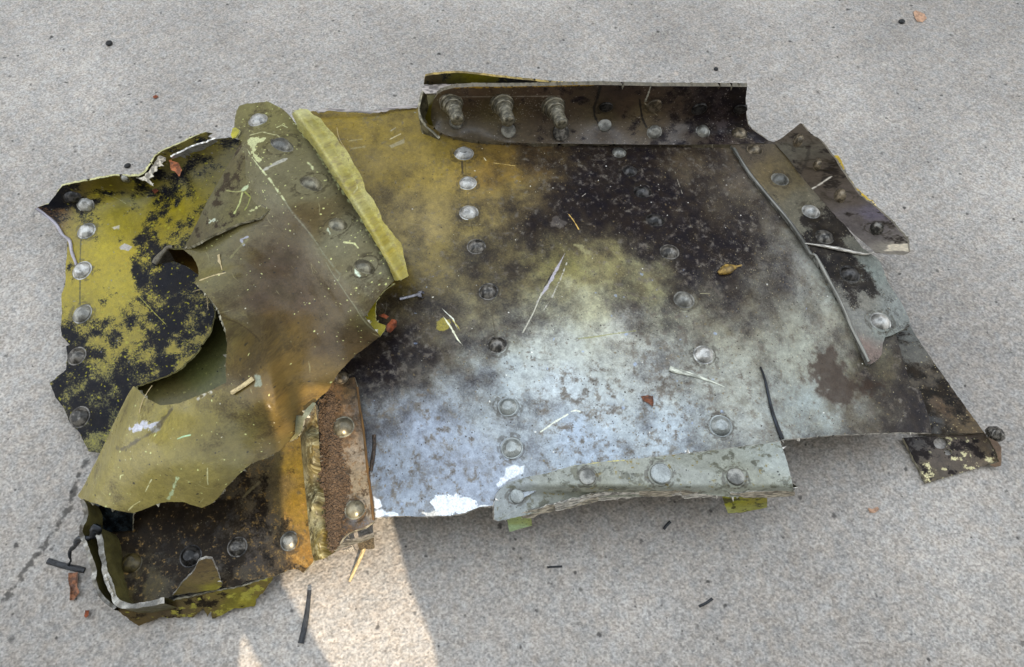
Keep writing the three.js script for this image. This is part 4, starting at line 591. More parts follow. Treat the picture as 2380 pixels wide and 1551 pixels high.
// --- folded flap
const creases = [[[...zB(560, 450, 700, 690, 850, 880, 1000, 1080), ...zD(1170, 0, 1400, 350, 1560, 540)], 2.2, 36], [zD(700, 520, 720, 700, 760, 950, 800, 1200), 2.5, 30], [zD(190, 150, 300, 110, 500, 60), 1.3, 20], [zD(400, 430, 520, 490, 660, 610), -1.4, 22], [zE(1000, -60, 1150, 150, 1250, 400), 1.6, 34], [zC(1150, 1120, 1000, 1300, 760, 1440), -1.8, 30], [zB(600, 350, 800, 370), 1.2, 16], [zB(480, 1150, 700, 1300, 900, 1480), 1.4, 40], [zD(900, 100, 1100, 300, 1250, 600), -1.5, 45]];
const foldLine = [...zC(838, 960, 800, 1020, 700, 1220, 620, 1400), ...zE(540, 110, 480, 230, 410, 358)], tabFold = zB(62, 1258, 120, 1150, 250, 880, 400, 620, 517, 420);
const flap = sheet('folded_flap', wreck, {
  rivets: [...[[599, 279, 22, 'dome', M.alu], [656, 337, 25, 'dome', M.aluDull], [724, 427, 26, 'dome', M.olive], [785, 523, 24, 'dome', M.olive], [848, 620, 23, 'dome', M.olive]]],
  t: 1.5, jag: 1.3, dent: 2.6, edge: M.rimOlive, cell: 7,
  out: [...zB(515, 415, 470, 385, 440, 365, 455, 320, 462, 250, 475, 180, 500, 140, 560, 122, 640, 118, 690, 112, 720, 108, 830, 165, 890, 222, 960, 312, 1090, 462, 1200, 632, 1340, 832, 1440, 992, 1560, 1192, 1640, 1322, 1702, 1492), ...zD(1620, 215, 1580, 270, 1530, 340, 1500, 390, 1468, 422, 1530, 500, 1592, 572, 1520, 630, 1420, 700, 1330, 790, 1270, 850, 1230, 920, 1180, 1000, 1110, 1062, 1075, 1095, 1020, 1180, 985, 1260, 940, 1350, 860, 1412, 800, 1472, 700, 1512), ...zE(1935, 40, 1750, 110, 1660, 190, 1560, 290, 1490, 380, 1420, 430, 1370, 452, 1300, 430, 1220, 405, 1100, 402, 1000, 430, 900, 472, 830, 492, 740, 477, 640, 450, 540, 415, 440, 385, 410, 358, 480, 230, 540, 110), ...zC(620, 1400, 700, 1220, 800, 1020, 838, 960, 870, 985, 930, 1050, 1050, 1110, 1200, 1092, 1350, 1032, 1480, 972, 1560, 930, 1552, 800, 1565, 650, 1555, 520, 1500, 370, 1420, 262, 1310, 162, 1345, 95), ...zA(1340, 1400, 1320, 1350, 1280, 1295, 1230, 1262, 1300, 1130, 1450, 870, 1600, 600, 1680, 460)],
  hp: [[600, 260, 39], [555, 330, 36], [590, 340, 45], [690, 490, 51], [780, 630, 53], [860, 750, 48], [690, 330, 36], [800, 500, 38], [925, 645, 41], [885, 772, 40], [640, 600, 44], [720, 720, 42], [520, 620, 44], [435, 585, 39], [480, 500, 42], [500, 720, 46], [560, 740, 41], [330, 920, 42], [190, 1165, 28], [250, 1070, 40], [330, 1080, 51], [430, 1050, 57], [400, 960, 50], [500, 1110, 53], [400, 1190, 38], [520, 1180, 42], [680, 1030, 36], [600, 850, 60], [640, 960, 56], [560, 980, 56], [650, 1070, 41], [780, 900, 35], [700, 940, 42], [840, 840, 36], [720, 840, 46]],
  bumps: [[700, 560, 26, -1.2, 120], [600, 930, 60, 2.0]],
  mod: (u, v, h) => { const d = polyDist(foldLine, u, v, false); let k = h - 13 * Math.exp(-((d / 20) ** 2)); for (const [line, a, w] of creases) k += a * Math.max(0, 1 - polyDist(line, u, v, false) / w); return k; },
  paint: {
    mm: 0.2, rough: 0.33, warp: 4, grain: 0.075, bump: 0.0001, spec: 0.65, sat: 1.12,
    scratch: { n: 260, col: '#b5b184', a: 0.5, len: 9, dir: 0.9 },
    base: [[600, 270, '#6b6744'], [570, 300, '#5f5a3c'], [650, 400, '#66624c'], [720, 430, '#6a664f'], [800, 550, '#6e6b57'], [850, 650, '#706d59'], [880, 720, '#5c573c'], [700, 520, '#51462e'], [650, 620, '#463621'], [600, 700, '#41301b'], [700, 700, '#4b3a22'], [780, 700, '#564930'], [760, 800, '#4c3d24'], [820, 800, '#4e4029'], [500, 560, '#5c5638'], [480, 640, '#625c3a'], [520, 680, '#5e5634'], [540, 760, '#5f5733'], [580, 840, '#524527'], [640, 860, '#665431'], [720, 880, '#6e5a30'], [750, 930, '#705c34'], [680, 980, '#665634'], [640, 1050, '#5f5332'], [500, 960, '#726834'], [400, 960, '#847a42'], [330, 950, '#7f7646'], [350, 1050, '#847a48'], [250, 1120, '#887e4a'], [450, 1100, '#7d7446'], [550, 1080, '#665f3c'], [400, 1170, '#867c48'], [560, 1000, '#625a34'], [480, 480, '#59553e'], [540, 420, '#5a563f']],
    layers: [{ col: '#3a3022', col2: '#4a4130', scale: 8, soft: 0.3, oct: 5, amp: 1.3, a: 0.75, pts: [[650, 640, 0.5], [600, 720, 0.5], [560, 820, 0.5], [700, 720, 0.35], [820, 790, 0.4], [800, 560, 0.12], [500, 620, 0.15], [400, 1050, 0.06], [560, 880, 0.55], [640, 900, 0.1], [300, 1060, 0.15], [340, 1010, 0.3], [650, 1080, 0.3], [700, 420, 0.1]] }],
    spots: [{ col: '#bcbf7e', cell: 2.2, r0: 0.15, r1: 0.6, pts: [[760, 470, 0.2], [820, 580, 0.3], [700, 370, 0.35], [640, 300, 0.3], [880, 650, 0.35], [700, 650, 0.02], [400, 1050, 0.08], [600, 800, 0.02], [300, 1000, 0.06], [720, 560, 0.03]] }, { col: '#2a2620', cell: 4, r0: 0.2, r1: 0.7, a: 0.8, pts: [[400, 1100, 0.25], [600, 700, 0.15], [700, 900, 0.15]] }, { col: '#b9b5a0', cell: 7, r0: 0.15, r1: 0.4, pts: [[650, 700, 0.2], [600, 560, 0.15]] }],
    patches: [
      { pts: zB(560, 400, 640, 380, 720, 395, 650, 430, 615, 500, 660, 560, 650, 580, 600, 520), col: '#b3b585', amp: 1.3, scale: 2 },
      { pts: zB(1030, 585, 1075, 600, 1070, 640, 1045, 620), col: '#bdc193', amp: 0.6 }, { pts: zB(1185, 1090, 1210, 1130, 1200, 1145, 1180, 1110), col: '#c5d0b6', amp: 0.5 }, { pts: zB(1395, 1410, 1440, 1460, 1430, 1475, 1398, 1440), col: '#c3cfb8', amp: 0.4 },
      { pts: zC(810, 1280, 900, 1240, 1040, 1240, 1050, 1260, 960, 1290, 810, 1310), col: '#b3b3ba', amp: 1.2, scale: 1.6, rough: 0.3 }, { pts: zC(960, 1290, 1040, 1270, 1045, 1300, 990, 1330), col: '#85847e', amp: 0.8 },
      { pts: zC(700, 1450, 780, 1420, 880, 1370, 1000, 1300, 1060, 1200, 1140, 1135, 1110, 1200, 1040, 1280, 960, 1340, 850, 1410, 740, 1460), col: '#4f4834', amp: 1.2, soft: 0.8, a: 0.85 },
      { pts: zD(620, 880, 660, 885, 668, 950, 600, 970), col: '#8d9686', amp: 1, a: 0.8 },
    ],
    strokes: [
      { pts: zB(900, 235, 1000, 370, 1100, 490, 1200, 650, 1340, 850, 1440, 1010, 1560, 1210, 1640, 1340), col: '#b7ba86', w: 1.1, broken: 0.5 }, { pts: zB(690, 640, 780, 590, 860, 555), col: '#9f9d90', w: 1.1, rough: 0.3 }, { pts: zB(560, 480, 640, 600, 740, 720, 850, 880), col: '#b9bd90', w: 0.5, broken: 0.4 }, { pts: zB(850, 880, 1000, 1080, 1150, 1290, 1280, 1450), col: '#7d7d68', w: 0.5, a: 0.6, broken: 0.3 }, { pts: zD(1170, 0, 1250, 130, 1400, 350, 1560, 540), col: '#83836a', w: 0.4, a: 0.6 },
      { pts: zB(1310, 1200, 1390, 1210, 1420, 1245), col: '#c2c490', w: 0.45 }, { pts: zB(580, 370, 680, 345, 790, 370, 830, 400), col: '#a3a178', w: 0.4 }, { pts: zB(790, 310, 830, 290, 870, 310), col: '#a8aa7c', w: 0.4 }, { pts: zB(530, 1220, 510, 1180, 560, 1160), col: '#8f8f98', w: 0.9 }, { pts: zB(430, 1320, 480, 1260, 560, 1180), col: '#77734a', w: 0.7, a: 0.7 },
      { pts: zD(190, 140, 300, 100, 390, 80), col: '#b0a078', w: 0.4 }, { pts: zC(1440, 1010, 1400, 1020, 1340, 1060), col: '#a8a394', w: 1.0, broken: 0.4 }, { pts: zE(1180, 220, 1140, 330, 1110, 380), col: '#a9b58a', w: 0.9, broken: 0.35 }, { pts: zE(800, 470, 840, 430, 890, 400), col: '#c0ba84', w: 0.3 }, { pts: zE(930, 330, 980, 230), col: '#c8c69a', w: 0.3, broken: 0.4 }, { pts: zE(1415, 140, 1418, 270), col: '#a8a47a', w: 0.3 }, { pts: zC(1180, 1370, 1230, 1350, 1280, 1340), col: '#a3c49a', w: 0.4 }, { pts: zE(735, 230, 740, 200, 760, 195), col: '#c9c88c', w: 0.3 }, { pts: zD(400, 440, 520, 490, 600, 550, 660, 610), col: '#3a3020', w: 0.3, a: 0.7 },
    ],
  },
});
const tabT = sheet('bent_tab', wreck, {
  t: 1.3, jag: 0.7, edge: M.rimOlive, cell: 9,
  out: [...zB(517, 420, 590, 500, 640, 590, 700, 690, 720, 790, 752, 830, 766, 890, 742, 945, 655, 1012, 500, 1050, 300, 1140, 170, 1210, 62, 1258, 120, 1150, 250, 880, 400, 620)],
  hp: [[555, 345, 42], [600, 380, 45.5], [625, 440, 49], [635, 470, 51], [600, 505, 51], [550, 520, 50.5], [480, 560, 48], [430, 579, 45], [500, 450, 46]],
  mod: (u, v, h) => { const d = polyDist(tabFold, u, v, false); return h - 5 * Math.exp(-((d / 12) ** 2)); },
  paint: { mm: 0.22, rough: 0.4, warp: 3, grain: 0.1, base: [[560, 370, '#565038'], [600, 420, '#5b563c'], [600, 480, '#57523a'], [540, 500, '#5c573a'], [470, 550, '#4c4632'], [500, 470, '#58543e']], layers: [{ col: '#3a3226', scale: 6, pts: [[570, 380, 0.25], [520, 460, 0.3], [460, 560, 0.3], [610, 460, 0.15]] }], strokes: [{ pts: zB(520, 800, 570, 760, 615, 720), col: '#a9b48c', w: 1.2 }, { pts: zB(520, 820, 500, 900, 460, 975), col: '#9ea46a', w: 0.6 }, { pts: zB(540, 810, 585, 850, 560, 920, 540, 950), col: '#7f8244', w: 0.5 }, { pts: zB(690, 790, 680, 850, 640, 920, 580, 970), col: '#a6a878', w: 1.4, broken: 0.5 }, { pts: zB(400, 800, 470, 810, 520, 805), col: '#8d8c5c', w: 0.4 }, { pts: zB(265, 1040, 320, 1025), col: '#a9b09c', w: 1.2, broken: 0.45 }] },
});
// rolled yellow lip along the flap
const rollLine = zB(935, 170, 985, 240, 1095, 390, 1225, 595, 1345, 795, 1455, 970, 1565, 1155, 1655, 1330, 1745, 1480);
sheet('rolled_lip', flap.mesh, {
  t: 1.2, jag: 1.2, edge: M.rimPale, cell: 5,
  out: zB(905, 205, 940, 175, 1000, 168, 1030, 172, 1080, 215, 1130, 240, 1180, 310, 1250, 385, 1270, 430, 1340, 500, 1385, 590, 1440, 680, 1465, 740, 1480, 800, 1545, 880, 1590, 970, 1605, 1030, 1650, 1080, 1700, 1150, 1752, 1205, 1775, 1320, 1812, 1460, 1760, 1490, 1705, 1500, 1640, 1350, 1560, 1215, 1440, 1015, 1340, 855, 1200, 655, 1090, 480, 960, 330),
  hp: [[680, 262, 34], [930, 645, 40], [800, 470, 37.2], [860, 420, 36.8]],
  mod: (u, v, h) => { const d = polyDist(rollLine, u, v, false) / 20; return h + 7 * Math.max(0, 1 - d * d) ** 1.4; },
  paint: { mm: 0.24, rough: 0.38, sat: 0.92, scratch: { n: 120, col: '#d2d0b0', a: 0.6, len: 6, dir: 1 }, base: [[700, 270, '#b0aa6c'], [730, 290, '#8c8238'], [760, 330, '#9a9048'], [800, 400, '#958a3c'], [820, 440, '#a39640'], [860, 520, '#9c8e38'], [900, 580, '#9c8c38'], [935, 630, '#96883a'], [780, 380, '#a69e5c'], [840, 470, '#a8a060']], layers: [{ col: '#bcc09a', col2: '#aeaa70', scale: 3, amp: 1.2, soft: 0.6, fine: 0.5, a: 0.45, pts: [[700, 270, 0.5], [745, 330, 0.42], [800, 420, 0.42], [850, 500, 0.5], [890, 570, 0.42], [925, 635, 0.3], [780, 350, 0.1], [860, 470, 0.15], [920, 560, 0.1]] }, { col: '#7d7054', scale: 2.2, amp: 1.5, soft: 0.3, fine: 0.5, a: 0.6, pts: [[740, 290, 0.2], [790, 350, 0.4], [830, 430, 0.35], [880, 510, 0.35], [920, 590, 0.2], [750, 330, 0.05], [850, 520, 0.03]] }] },
});
sheet('yellow_fold', flap.mesh, { t: 1.2, jag: 1, cell: 8, edge: M.rimPale, out: zD(1705, 160, 1620, 215, 1560, 300, 1550, 380, 1558, 450, 1580, 470, 1632, 488, 1625, 530, 1590, 575, 1540, 520, 1468, 425, 1500, 385, 1540, 320, 1590, 240), hp: [[910, 660, 43], [880, 740, 39], [875, 690, 41], [895, 760, 37]], paint: { base: [[880, 690, '#7c7420'], [885, 755, '#8a8232'], [900, 670, '#7a722c']], rough: 0.45 } });
sheet('curled_edge', flap.mesh, { t: 1.2, jag: 0.8, cell: 6, edge: M.rim, out: zD(1092, 1092, 1068, 1086, 1010, 1145, 985, 1195, 930, 1185, 934, 1240, 930, 1330, 880, 1392, 945, 1362, 985, 1300, 1000, 1225, 1050, 1165), hp: [[730, 937, 41], [700, 965, 44], [688, 970, 42], [690, 1010, 39], [675, 1025, 38]], paint: { rough: 0.35, base: [[700, 970, '#6a6e60'], [690, 1000, '#5e6152'], [680, 1022, '#77704e']] } });
sheet('head_curl', flap.mesh, { t: 1.2, jag: 1.4, cell: 7, edge: M.rimPale, out: zB(430, 370, 445, 315, 470, 310, 500, 330, 490, 360, 470, 390, 440, 395), hp: [[540, 320, 36], [550, 300, 38], [552, 318, 37]], paint: { base: [[540, 315, '#a39c3c'], [550, 300, '#8f8a40']], rough: 0.5 } });

// --- channel at the lower left, under the flap
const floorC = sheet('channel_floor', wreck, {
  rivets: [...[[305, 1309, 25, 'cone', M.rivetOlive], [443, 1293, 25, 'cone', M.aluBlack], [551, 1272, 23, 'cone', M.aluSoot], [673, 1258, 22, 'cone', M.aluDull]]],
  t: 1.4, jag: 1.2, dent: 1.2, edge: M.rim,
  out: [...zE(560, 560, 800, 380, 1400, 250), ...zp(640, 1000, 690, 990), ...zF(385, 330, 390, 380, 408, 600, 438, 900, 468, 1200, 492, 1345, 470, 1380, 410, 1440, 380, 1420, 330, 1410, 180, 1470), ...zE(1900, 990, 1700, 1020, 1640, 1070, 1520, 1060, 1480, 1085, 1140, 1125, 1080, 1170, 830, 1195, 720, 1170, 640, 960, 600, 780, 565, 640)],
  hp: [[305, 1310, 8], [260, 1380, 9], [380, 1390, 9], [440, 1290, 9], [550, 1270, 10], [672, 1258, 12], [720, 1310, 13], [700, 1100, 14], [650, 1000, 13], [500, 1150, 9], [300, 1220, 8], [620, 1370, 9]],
  paint: {
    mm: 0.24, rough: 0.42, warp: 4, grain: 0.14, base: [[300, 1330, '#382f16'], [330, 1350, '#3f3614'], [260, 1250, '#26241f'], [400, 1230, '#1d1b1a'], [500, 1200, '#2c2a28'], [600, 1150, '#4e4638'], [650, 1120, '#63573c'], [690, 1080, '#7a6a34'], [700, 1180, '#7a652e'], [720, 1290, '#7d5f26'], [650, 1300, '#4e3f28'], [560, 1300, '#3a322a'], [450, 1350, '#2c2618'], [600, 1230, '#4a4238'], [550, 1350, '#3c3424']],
    layers: [{ col: '#211c17', col2: '#2c251b', scale: 6, soft: 0.25, pts: [[400, 1230, 0.85], [300, 1240, 0.85], [480, 1280, 0.75], [600, 1250, 0.5], [560, 1180, 0.6], [700, 1150, 0.02], [700, 1250, 0.3], [600, 1330, 0.45], [320, 1350, 0.3], [450, 1380, 0.5], [650, 1100, 0.12]] }, { col: '#8a6c38', scale: 1.8, amp: 1.8, soft: 0.3, fine: 0.6, pts: [[700, 1300, 0.42], [730, 1300, 0.5], [690, 1240, 0.3], [650, 1300, 0.2], [500, 1250, 0.04], [700, 1120, 0.02], [560, 1300, 0.1]] }],  // soot, painted darker to stand in for shade inside the pocket
    spots: [{ col: '#4c463e', cell: 3.2, r0: 0.3, r1: 1.3, a: 0.5, pts: [[450, 1200, 0.35], [500, 1230, 0.4], [600, 1230, 0.35], [620, 1290, 0.4], [560, 1320, 0.3], [320, 1330, 0.05], [690, 1100, 0.02], [400, 1240, 0.3]] }, { col: '#8a8468', cell: 1.8, r0: 0.1, r1: 0.3, a: 0.7, pts: [[400, 1300, 0.25], [600, 1250, 0.3], [300, 1350, 0.2]] }],
    strokes: [{ pts: zE(1690, 370, 1750, 310, 1820, 250), col: '#7a7050', w: 0.8, a: 0.7 }],
  },
});
sheet('curled_inner_face', wreck, { t: 1.0, jag: 0.8, cell: 8, edge: M.rim, out: zE(450, 420, 500, 300, 800, 320, 850, 420, 835, 520, 832, 630, 700, 635, 560, 655, 480, 610, 465, 500), hp: [[200, 1150, 17], [300, 1150, 20], [300, 1195, 16], [300, 1232, 11], [200, 1232, 11], [230, 1200, 15]], mat: M.blueBlack });
wall('outer_wall', wreck, S3(zE(440, 388, 470, 470, 455, 560, 432, 640, 470, 740, 505, 830, 532, 920, 545, 1030, 600, 1145, 700, 1232), [29, 14]), 24, 1.5, M.oliveDark, M.rimGrey, 5);
wall('inner_wall', wreck, S3(zE(548, 605, 580, 690, 592, 780, 612, 880, 625, 960, 660, 1060, 700, 1165, 745, 1200, 830, 1212, 950, 1197, 1080, 1168), [25, 19]), 16, 2.2, M.oliveDark, M.rimGrey, 8);
sheet('torn_layer', wreck, { t: 0.8, jag: 2.4, cell: 6, edge: M.rimBright, out: zE(625, 950, 660, 950, 690, 1000, 690, 1060, 720, 1120, 745, 1135, 720, 1165, 690, 1130, 650, 1040), hp: [[250, 1335, 21], [270, 1380, 19], [262, 1350, 18]], mat: M.rim });
sheet('valley_sheet', wreck, { t: 1, cell: 8, out: zE(450, 640, 560, 640, 600, 800, 625, 960, 690, 1140, 720, 1235, 600, 1140, 545, 1030, 530, 920, 490, 760), hp: [[205, 1240, 4], [220, 1340, 4], [260, 1390, 5], [230, 1260, 4]], paint: { base: [[210, 1270, '#4a4526'], [225, 1340, '#4c4a1e'], [250, 1390, '#52501f']], rough: 0.5 } });
const hang = sheet('hanging_flange', wreck, {
  t: 1.3, jag: 2.2, edge: M.rim, cell: 9, out: zE(700, 1232, 780, 1228, 1080, 1188, 1480, 1097, 1620, 1077, 1920, 985, 1915, 1012, 1850, 1100, 1790, 1160, 1780, 1212, 1700, 1225, 1620, 1232, 1550, 1270, 1480, 1305, 1450, 1312, 1440, 1250, 1412, 1300, 1385, 1232, 1310, 1297, 1180, 1302, 1050, 1302, 960, 1340, 880, 1367, 800, 1312), hp: [[275, 1417, 10], [500, 1375, 10], [630, 1345, 9], [320, 1452, 1.8], [450, 1435, 2], [490, 1436, 1.8], [590, 1408, 2.5]],
  paint: { rough: 0.45, base: [[300, 1430, '#4c4026'], [400, 1420, '#4a402e'], [480, 1410, '#54492c'], [540, 1400, '#5c5624'], [600, 1370, '#5a4f2c'], [570, 1400, '#77702e']], layers: [{ col: '#231d14', scale: 5, pts: [[330, 1430, 0.3], [420, 1400, 0.4], [500, 1390, 0.4], [560, 1400, 0.2]] }, { col: '#8a8436', scale: 3, amp: 2, pts: [[560, 1405, 0.45], [580, 1395, 0.4], [430, 1430, 0.3], [350, 1430, 0.05], [500, 1380, 0.02]] }] },
});
sheet('upturned_tab', wreck, { t: 1.4, jag: 1.4, cell: 8, edge: M.rimBright, out: zE(1140, 1130, 1230, 1020, 1300, 950, 1350, 862, 1400, 842, 1450, 850, 1492, 940, 1530, 1050, 1480, 1088), hp: [[400, 1385, 10.5], [505, 1372, 10.5], [465, 1302, 26], [490, 1300, 25], [430, 1345, 19], [515, 1355, 13]], paint: { rough: 0.4, base: [[470, 1320, '#5c4f38'], [440, 1370, '#5a5034'], [490, 1365, '#7a7434'], [480, 1340, '#665a3e']], layers: [{ col: '#4c4232', scale: 3, pts: [[480, 1320, 0.3], [440, 1370, 0.2]] }] } });
tube('twisted_strip', wreck, [...zE(575, 660, 560, 610, 540, 605, 530, 670, 480, 690, 420, 690, 385, 750, 350, 780, 345, 830, 355, 860, 335, 890)].map(([u, v], i) => [u, v, [24, 27, 27, 23, 22, 20, 13, 9, 6, 3, 1.6][i]]), (f) => 1.5 - 0.7 * f, M.bluesteel, 0.75, 0.7);

// --- stringer with soil against it
const stringer = sheet('stringer', wreck, {
  t: 1.6, jag: 0.8, cell: 3, edge: M.rimDark, dent: 1, st: (p) => [(p.x + 0.7 * p.y) * 1000, p.z * 1000],
  out: zF(390, 380, 395, 300, 400, 250, 430, 195, 480, 140, 505, 130, 512, 160, 515, 210, 530, 330, 545, 600, 570, 800, 600, 1000, 640, 1200, 665, 1272, 590, 1322, 510, 1347, 492, 1345, 468, 1210, 438, 900, 408, 600),
  hp: [[700, 1015, 26], [702, 1080, 26], [712, 1170, 27], [722, 1260, 26], [732, 1302, 24], [712, 1015, 33], [717, 1080, 33], [727, 1170, 33], [737, 1260, 31], [742, 1298, 28], [735, 960, 30], [738, 1000, 29], [746, 1100, 27], [756, 1180, 27], [770, 1270, 24]],
  bumps: [[728, 1042, 8, 1.2, 16], [738, 1146, 9, 1.4, 16], [752, 1236, 11, 1.6, 22], [731, 1000, 6, -1.5, 12]],
  paint: { mm: 0.2, rough: 0.36, grain: 0.16, base: [[705, 1030, '#6e6a52'], [712, 1100, '#7d7a66'], [722, 1200, '#6c6850'], [735, 1280, '#5c5434'], [735, 1040, '#5e5232'], [745, 1120, '#50482e'], [755, 1230, '#6a5c34'], [725, 985, '#6e6040']], layers: [{ col: '#2a2518', col2: '#423a26', scale: 2.2, amp: 1.5, soft: 0.4, fine: 0.6, pts: [[735, 1020, 0.4], [745, 1120, 0.45], [720, 1200, 0.3], [740, 1270, 0.35], [715, 1240, 0.45], [705, 1080, 0.1], [730, 1060, 0.2]] }, { col: '#a8a484', scale: 1.6, amp: 1.6, soft: 0.4, pts: [[728, 1042, 0.45], [738, 1146, 0.4], [730, 1290, 0.35], [712, 1080, 0.1], [745, 1200, 0.1]] }] },
});
const flangeS = sheet('stringer_flange', wreck, {
  rivets: [...[[792, 878, 17, 'dome', M.brown], [797, 993, 26, 'dome', M.olive], [825, 1184, 25, 'dome', M.olive]]],
  t: 1.5, jag: 0.8, edge: M.rim,
  out: [...zp(770, 880, 780, 850), ...zF(740, -60, 810, -80, 835, 0, 852, 160, 882, 340, 912, 640, 942, 860, 962, 1042, 900, 1080, 830, 1105, 760, 1132, 720, 1170, 690, 1215, 668, 1262, 620, 1260, 590, 1000, 545, 600, 520, 250)],
  hp: [[790, 870, 24], [830, 900, 25], [740, 960, 25], [850, 1010, 27], [750, 1100, 26], [860, 1130, 29], [868, 1210, 30], [775, 1270, 24], [800, 1150, 27.5]],
  mod: (u, v, h) => Math.max(h, panel.hf(u, v) + 1.9),
  paint: { mm: 0.2, rough: 0.5, grain: 0.14, base: [[800, 900, '#5a4a34'], [820, 960, '#63574a'], [830, 1050, '#746c60'], [840, 1120, '#746a58'], [855, 1180, '#7a7264'], [780, 1000, '#5a4226'], [840, 1200, '#44464c'], [790, 1250, '#2c241c']], layers: [{ col: '#3e3428', col2: '#50463a', scale: 4, amp: 1.8, pts: [[810, 930, 0.5], [830, 1000, 0.25], [830, 1100, 0.35], [850, 1060, 0.2], [840, 1200, 0.3], [820, 1130, 0.3]] }, { col: '#5a4630', scale: 1.8, amp: 1.8, soft: 0.4, fine: 0.7, rough: 0.85, pts: [[780, 950, 0.6], [790, 1060, 0.45], [805, 1150, 0.4], [840, 1050, 0.1], [850, 1120, 0.1], [820, 1200, 0.4], [815, 920, 0.3]] }] },
});
tube('sealant_bead', flangeS.mesh, zF(832, 0, 850, 160, 880, 340, 897, 500, 912, 640, 940, 860, 958, 1030).map(([u, v]) => [u, v, flangeS.hf(u, v) - 0.3]), 0.65, M.sealant, 0.8);
// shards torn from the panel's end, beside the stringer
sheet('metal_shard', wreck, { t: 0.8, jag: 1, cell: 6, edge: M.rimBright, out: zF(665, 1225, 740, 1190, 830, 1180, 960, 1140, 962, 1160, 900, 1190, 815, 1215, 740, 1240, 675, 1255), hp: [[782, 1272, 12], [868, 1245, 14], [840, 1262, 10]], mat: M.aluDull });
sheet('metal_shard', wreck, { t: 0.8, jag: 1, cell: 6, edge: M.rimBright, out: zF(760, 1150, 775, 1190, 800, 1240, 820, 1272, 740, 1275, 720, 1265, 790, 1240), hp: [[810, 1250, 15], [826, 1280, 5], [800, 1280, 5]], mat: M.rimBright });
sheet('metal_shard', wreck, { t: 0.8, jag: 1, cell: 6, edge: M.rim, out: zF(835, 1215, 962, 1165, 965, 1250, 850, 1265), hp: [[840, 1270, 7], [868, 1250, 10], [868, 1278, 2.5]], mat: M.brown });

// ---------------------------------------------------------------- soil lying between stringer and flange
{
  const soil = new THREE.Group(); soil.name = numbered('soil'); scene.add(soil);
  tag(soil, 'dry brown crumbly soil lying along the stringer beside the rivets', 'soil', null, 'stuff');
  const out = dense(zF(590, 20, 650, 40, 672, 150, 640, 230, 628, 330, 690, 420, 700, 520, 712, 620, 772, 740, 730, 850, 722, 950, 705, 1050, 695, 1140, 672, 1220, 630, 1262, 605, 1060, 560, 740, 540, 400, 535, 250, 560, 100), 3, 555);
  const hs = (u, v) => Math.max(flangeS.hf(u, v) + 0.1, stringer.hf(Math.min(u, 750), v) * 0 + flangeS.hf(u, v) + 0.2 + 3.2 * sstep(0, 26, inside(out, u, v) ? polyDist(out, u, v) : 0) + (fbm(u / 9, v / 9, 4, 77) - 0.5) * 1.6 + (u < 755 ? sstep(775, 745, u) * 1.5 : 0));
  const ps = [], ix = [], uv = [], idx = new Map();
  const at = (u, v) => { const k = u + '_' + v; if (!idx.has(k)) { idx.set(k, ps.length / 3); const p = P(u, v, hs(u, v)); ps.push(p.x, p.y, p.z); uv.push(p.x * 25, p.z * 25); } return idx.get(k); };
  for (let v = 900; v < 1290; v += 2.5) for (let u = 735; u < 815; u += 2.5) if (inside(out, u + 1.2, v + 1.2)) { const a = at(u, v), b = at(u + 2.5, v), c = at(u + 2.5, v + 2.5), d = at(u, v + 2.5); ix.push(a, c, b, a, d, c); }
  const g = new THREE.BufferGeometry(); g.setAttribute('position', new THREE.Float32BufferAttribute(ps, 3)); g.setAttribute('uv', new THREE.Float32BufferAttribute(uv, 2)); g.setIndex(ix); g.computeVertexNormals();
  put(new THREE.Mesh(g, M.soil), 'soil_bed', soil);
  const N = 5200, gg = new THREE.IcosahedronGeometry(1, 0), im = new THREE.InstancedMesh(gg, new THREE.MeshStandardMaterial({ roughness: 0.95, color: 0xffffff }), N), m4 = new THREE.Matrix4(), q = new THREE.Quaternion(), col = new THREE.Color();
  for (let i = 0; i < N; i++) {
    let u, v, n = 0; do { u = 730 + rnd() * 85; v = 895 + rnd() * 390; n++; } while (!(inside(out, u, v) || (polyDist(out, u, v) < 14 * rnd() * rnd() && v > 930)) && n < 60);
    const p = P(u, v, hs(u, v) + 0.1), r = (0.22 + 0.5 * rnd() ** 3) / 1000; q.setFromEuler(new THREE.Euler(rnd() * 6, rnd() * 6, rnd() * 6));
    m4.compose(p, q, new THREE.Vector3(r, r * (0.6 + 0.5 * rnd()), r * (0.7 + 0.6 * rnd()))); im.setMatrixAt(i, m4); const k = 0.6 + 0.8 * rnd(); im.setColorAt(i, col.setRGB(0.078 * k, 0.05 * k, 0.028 * k));
  }
  put(im, 'soil_grains', soil); soil.children.forEach((c) => { c.userData.kind = 'stuff'; });
}

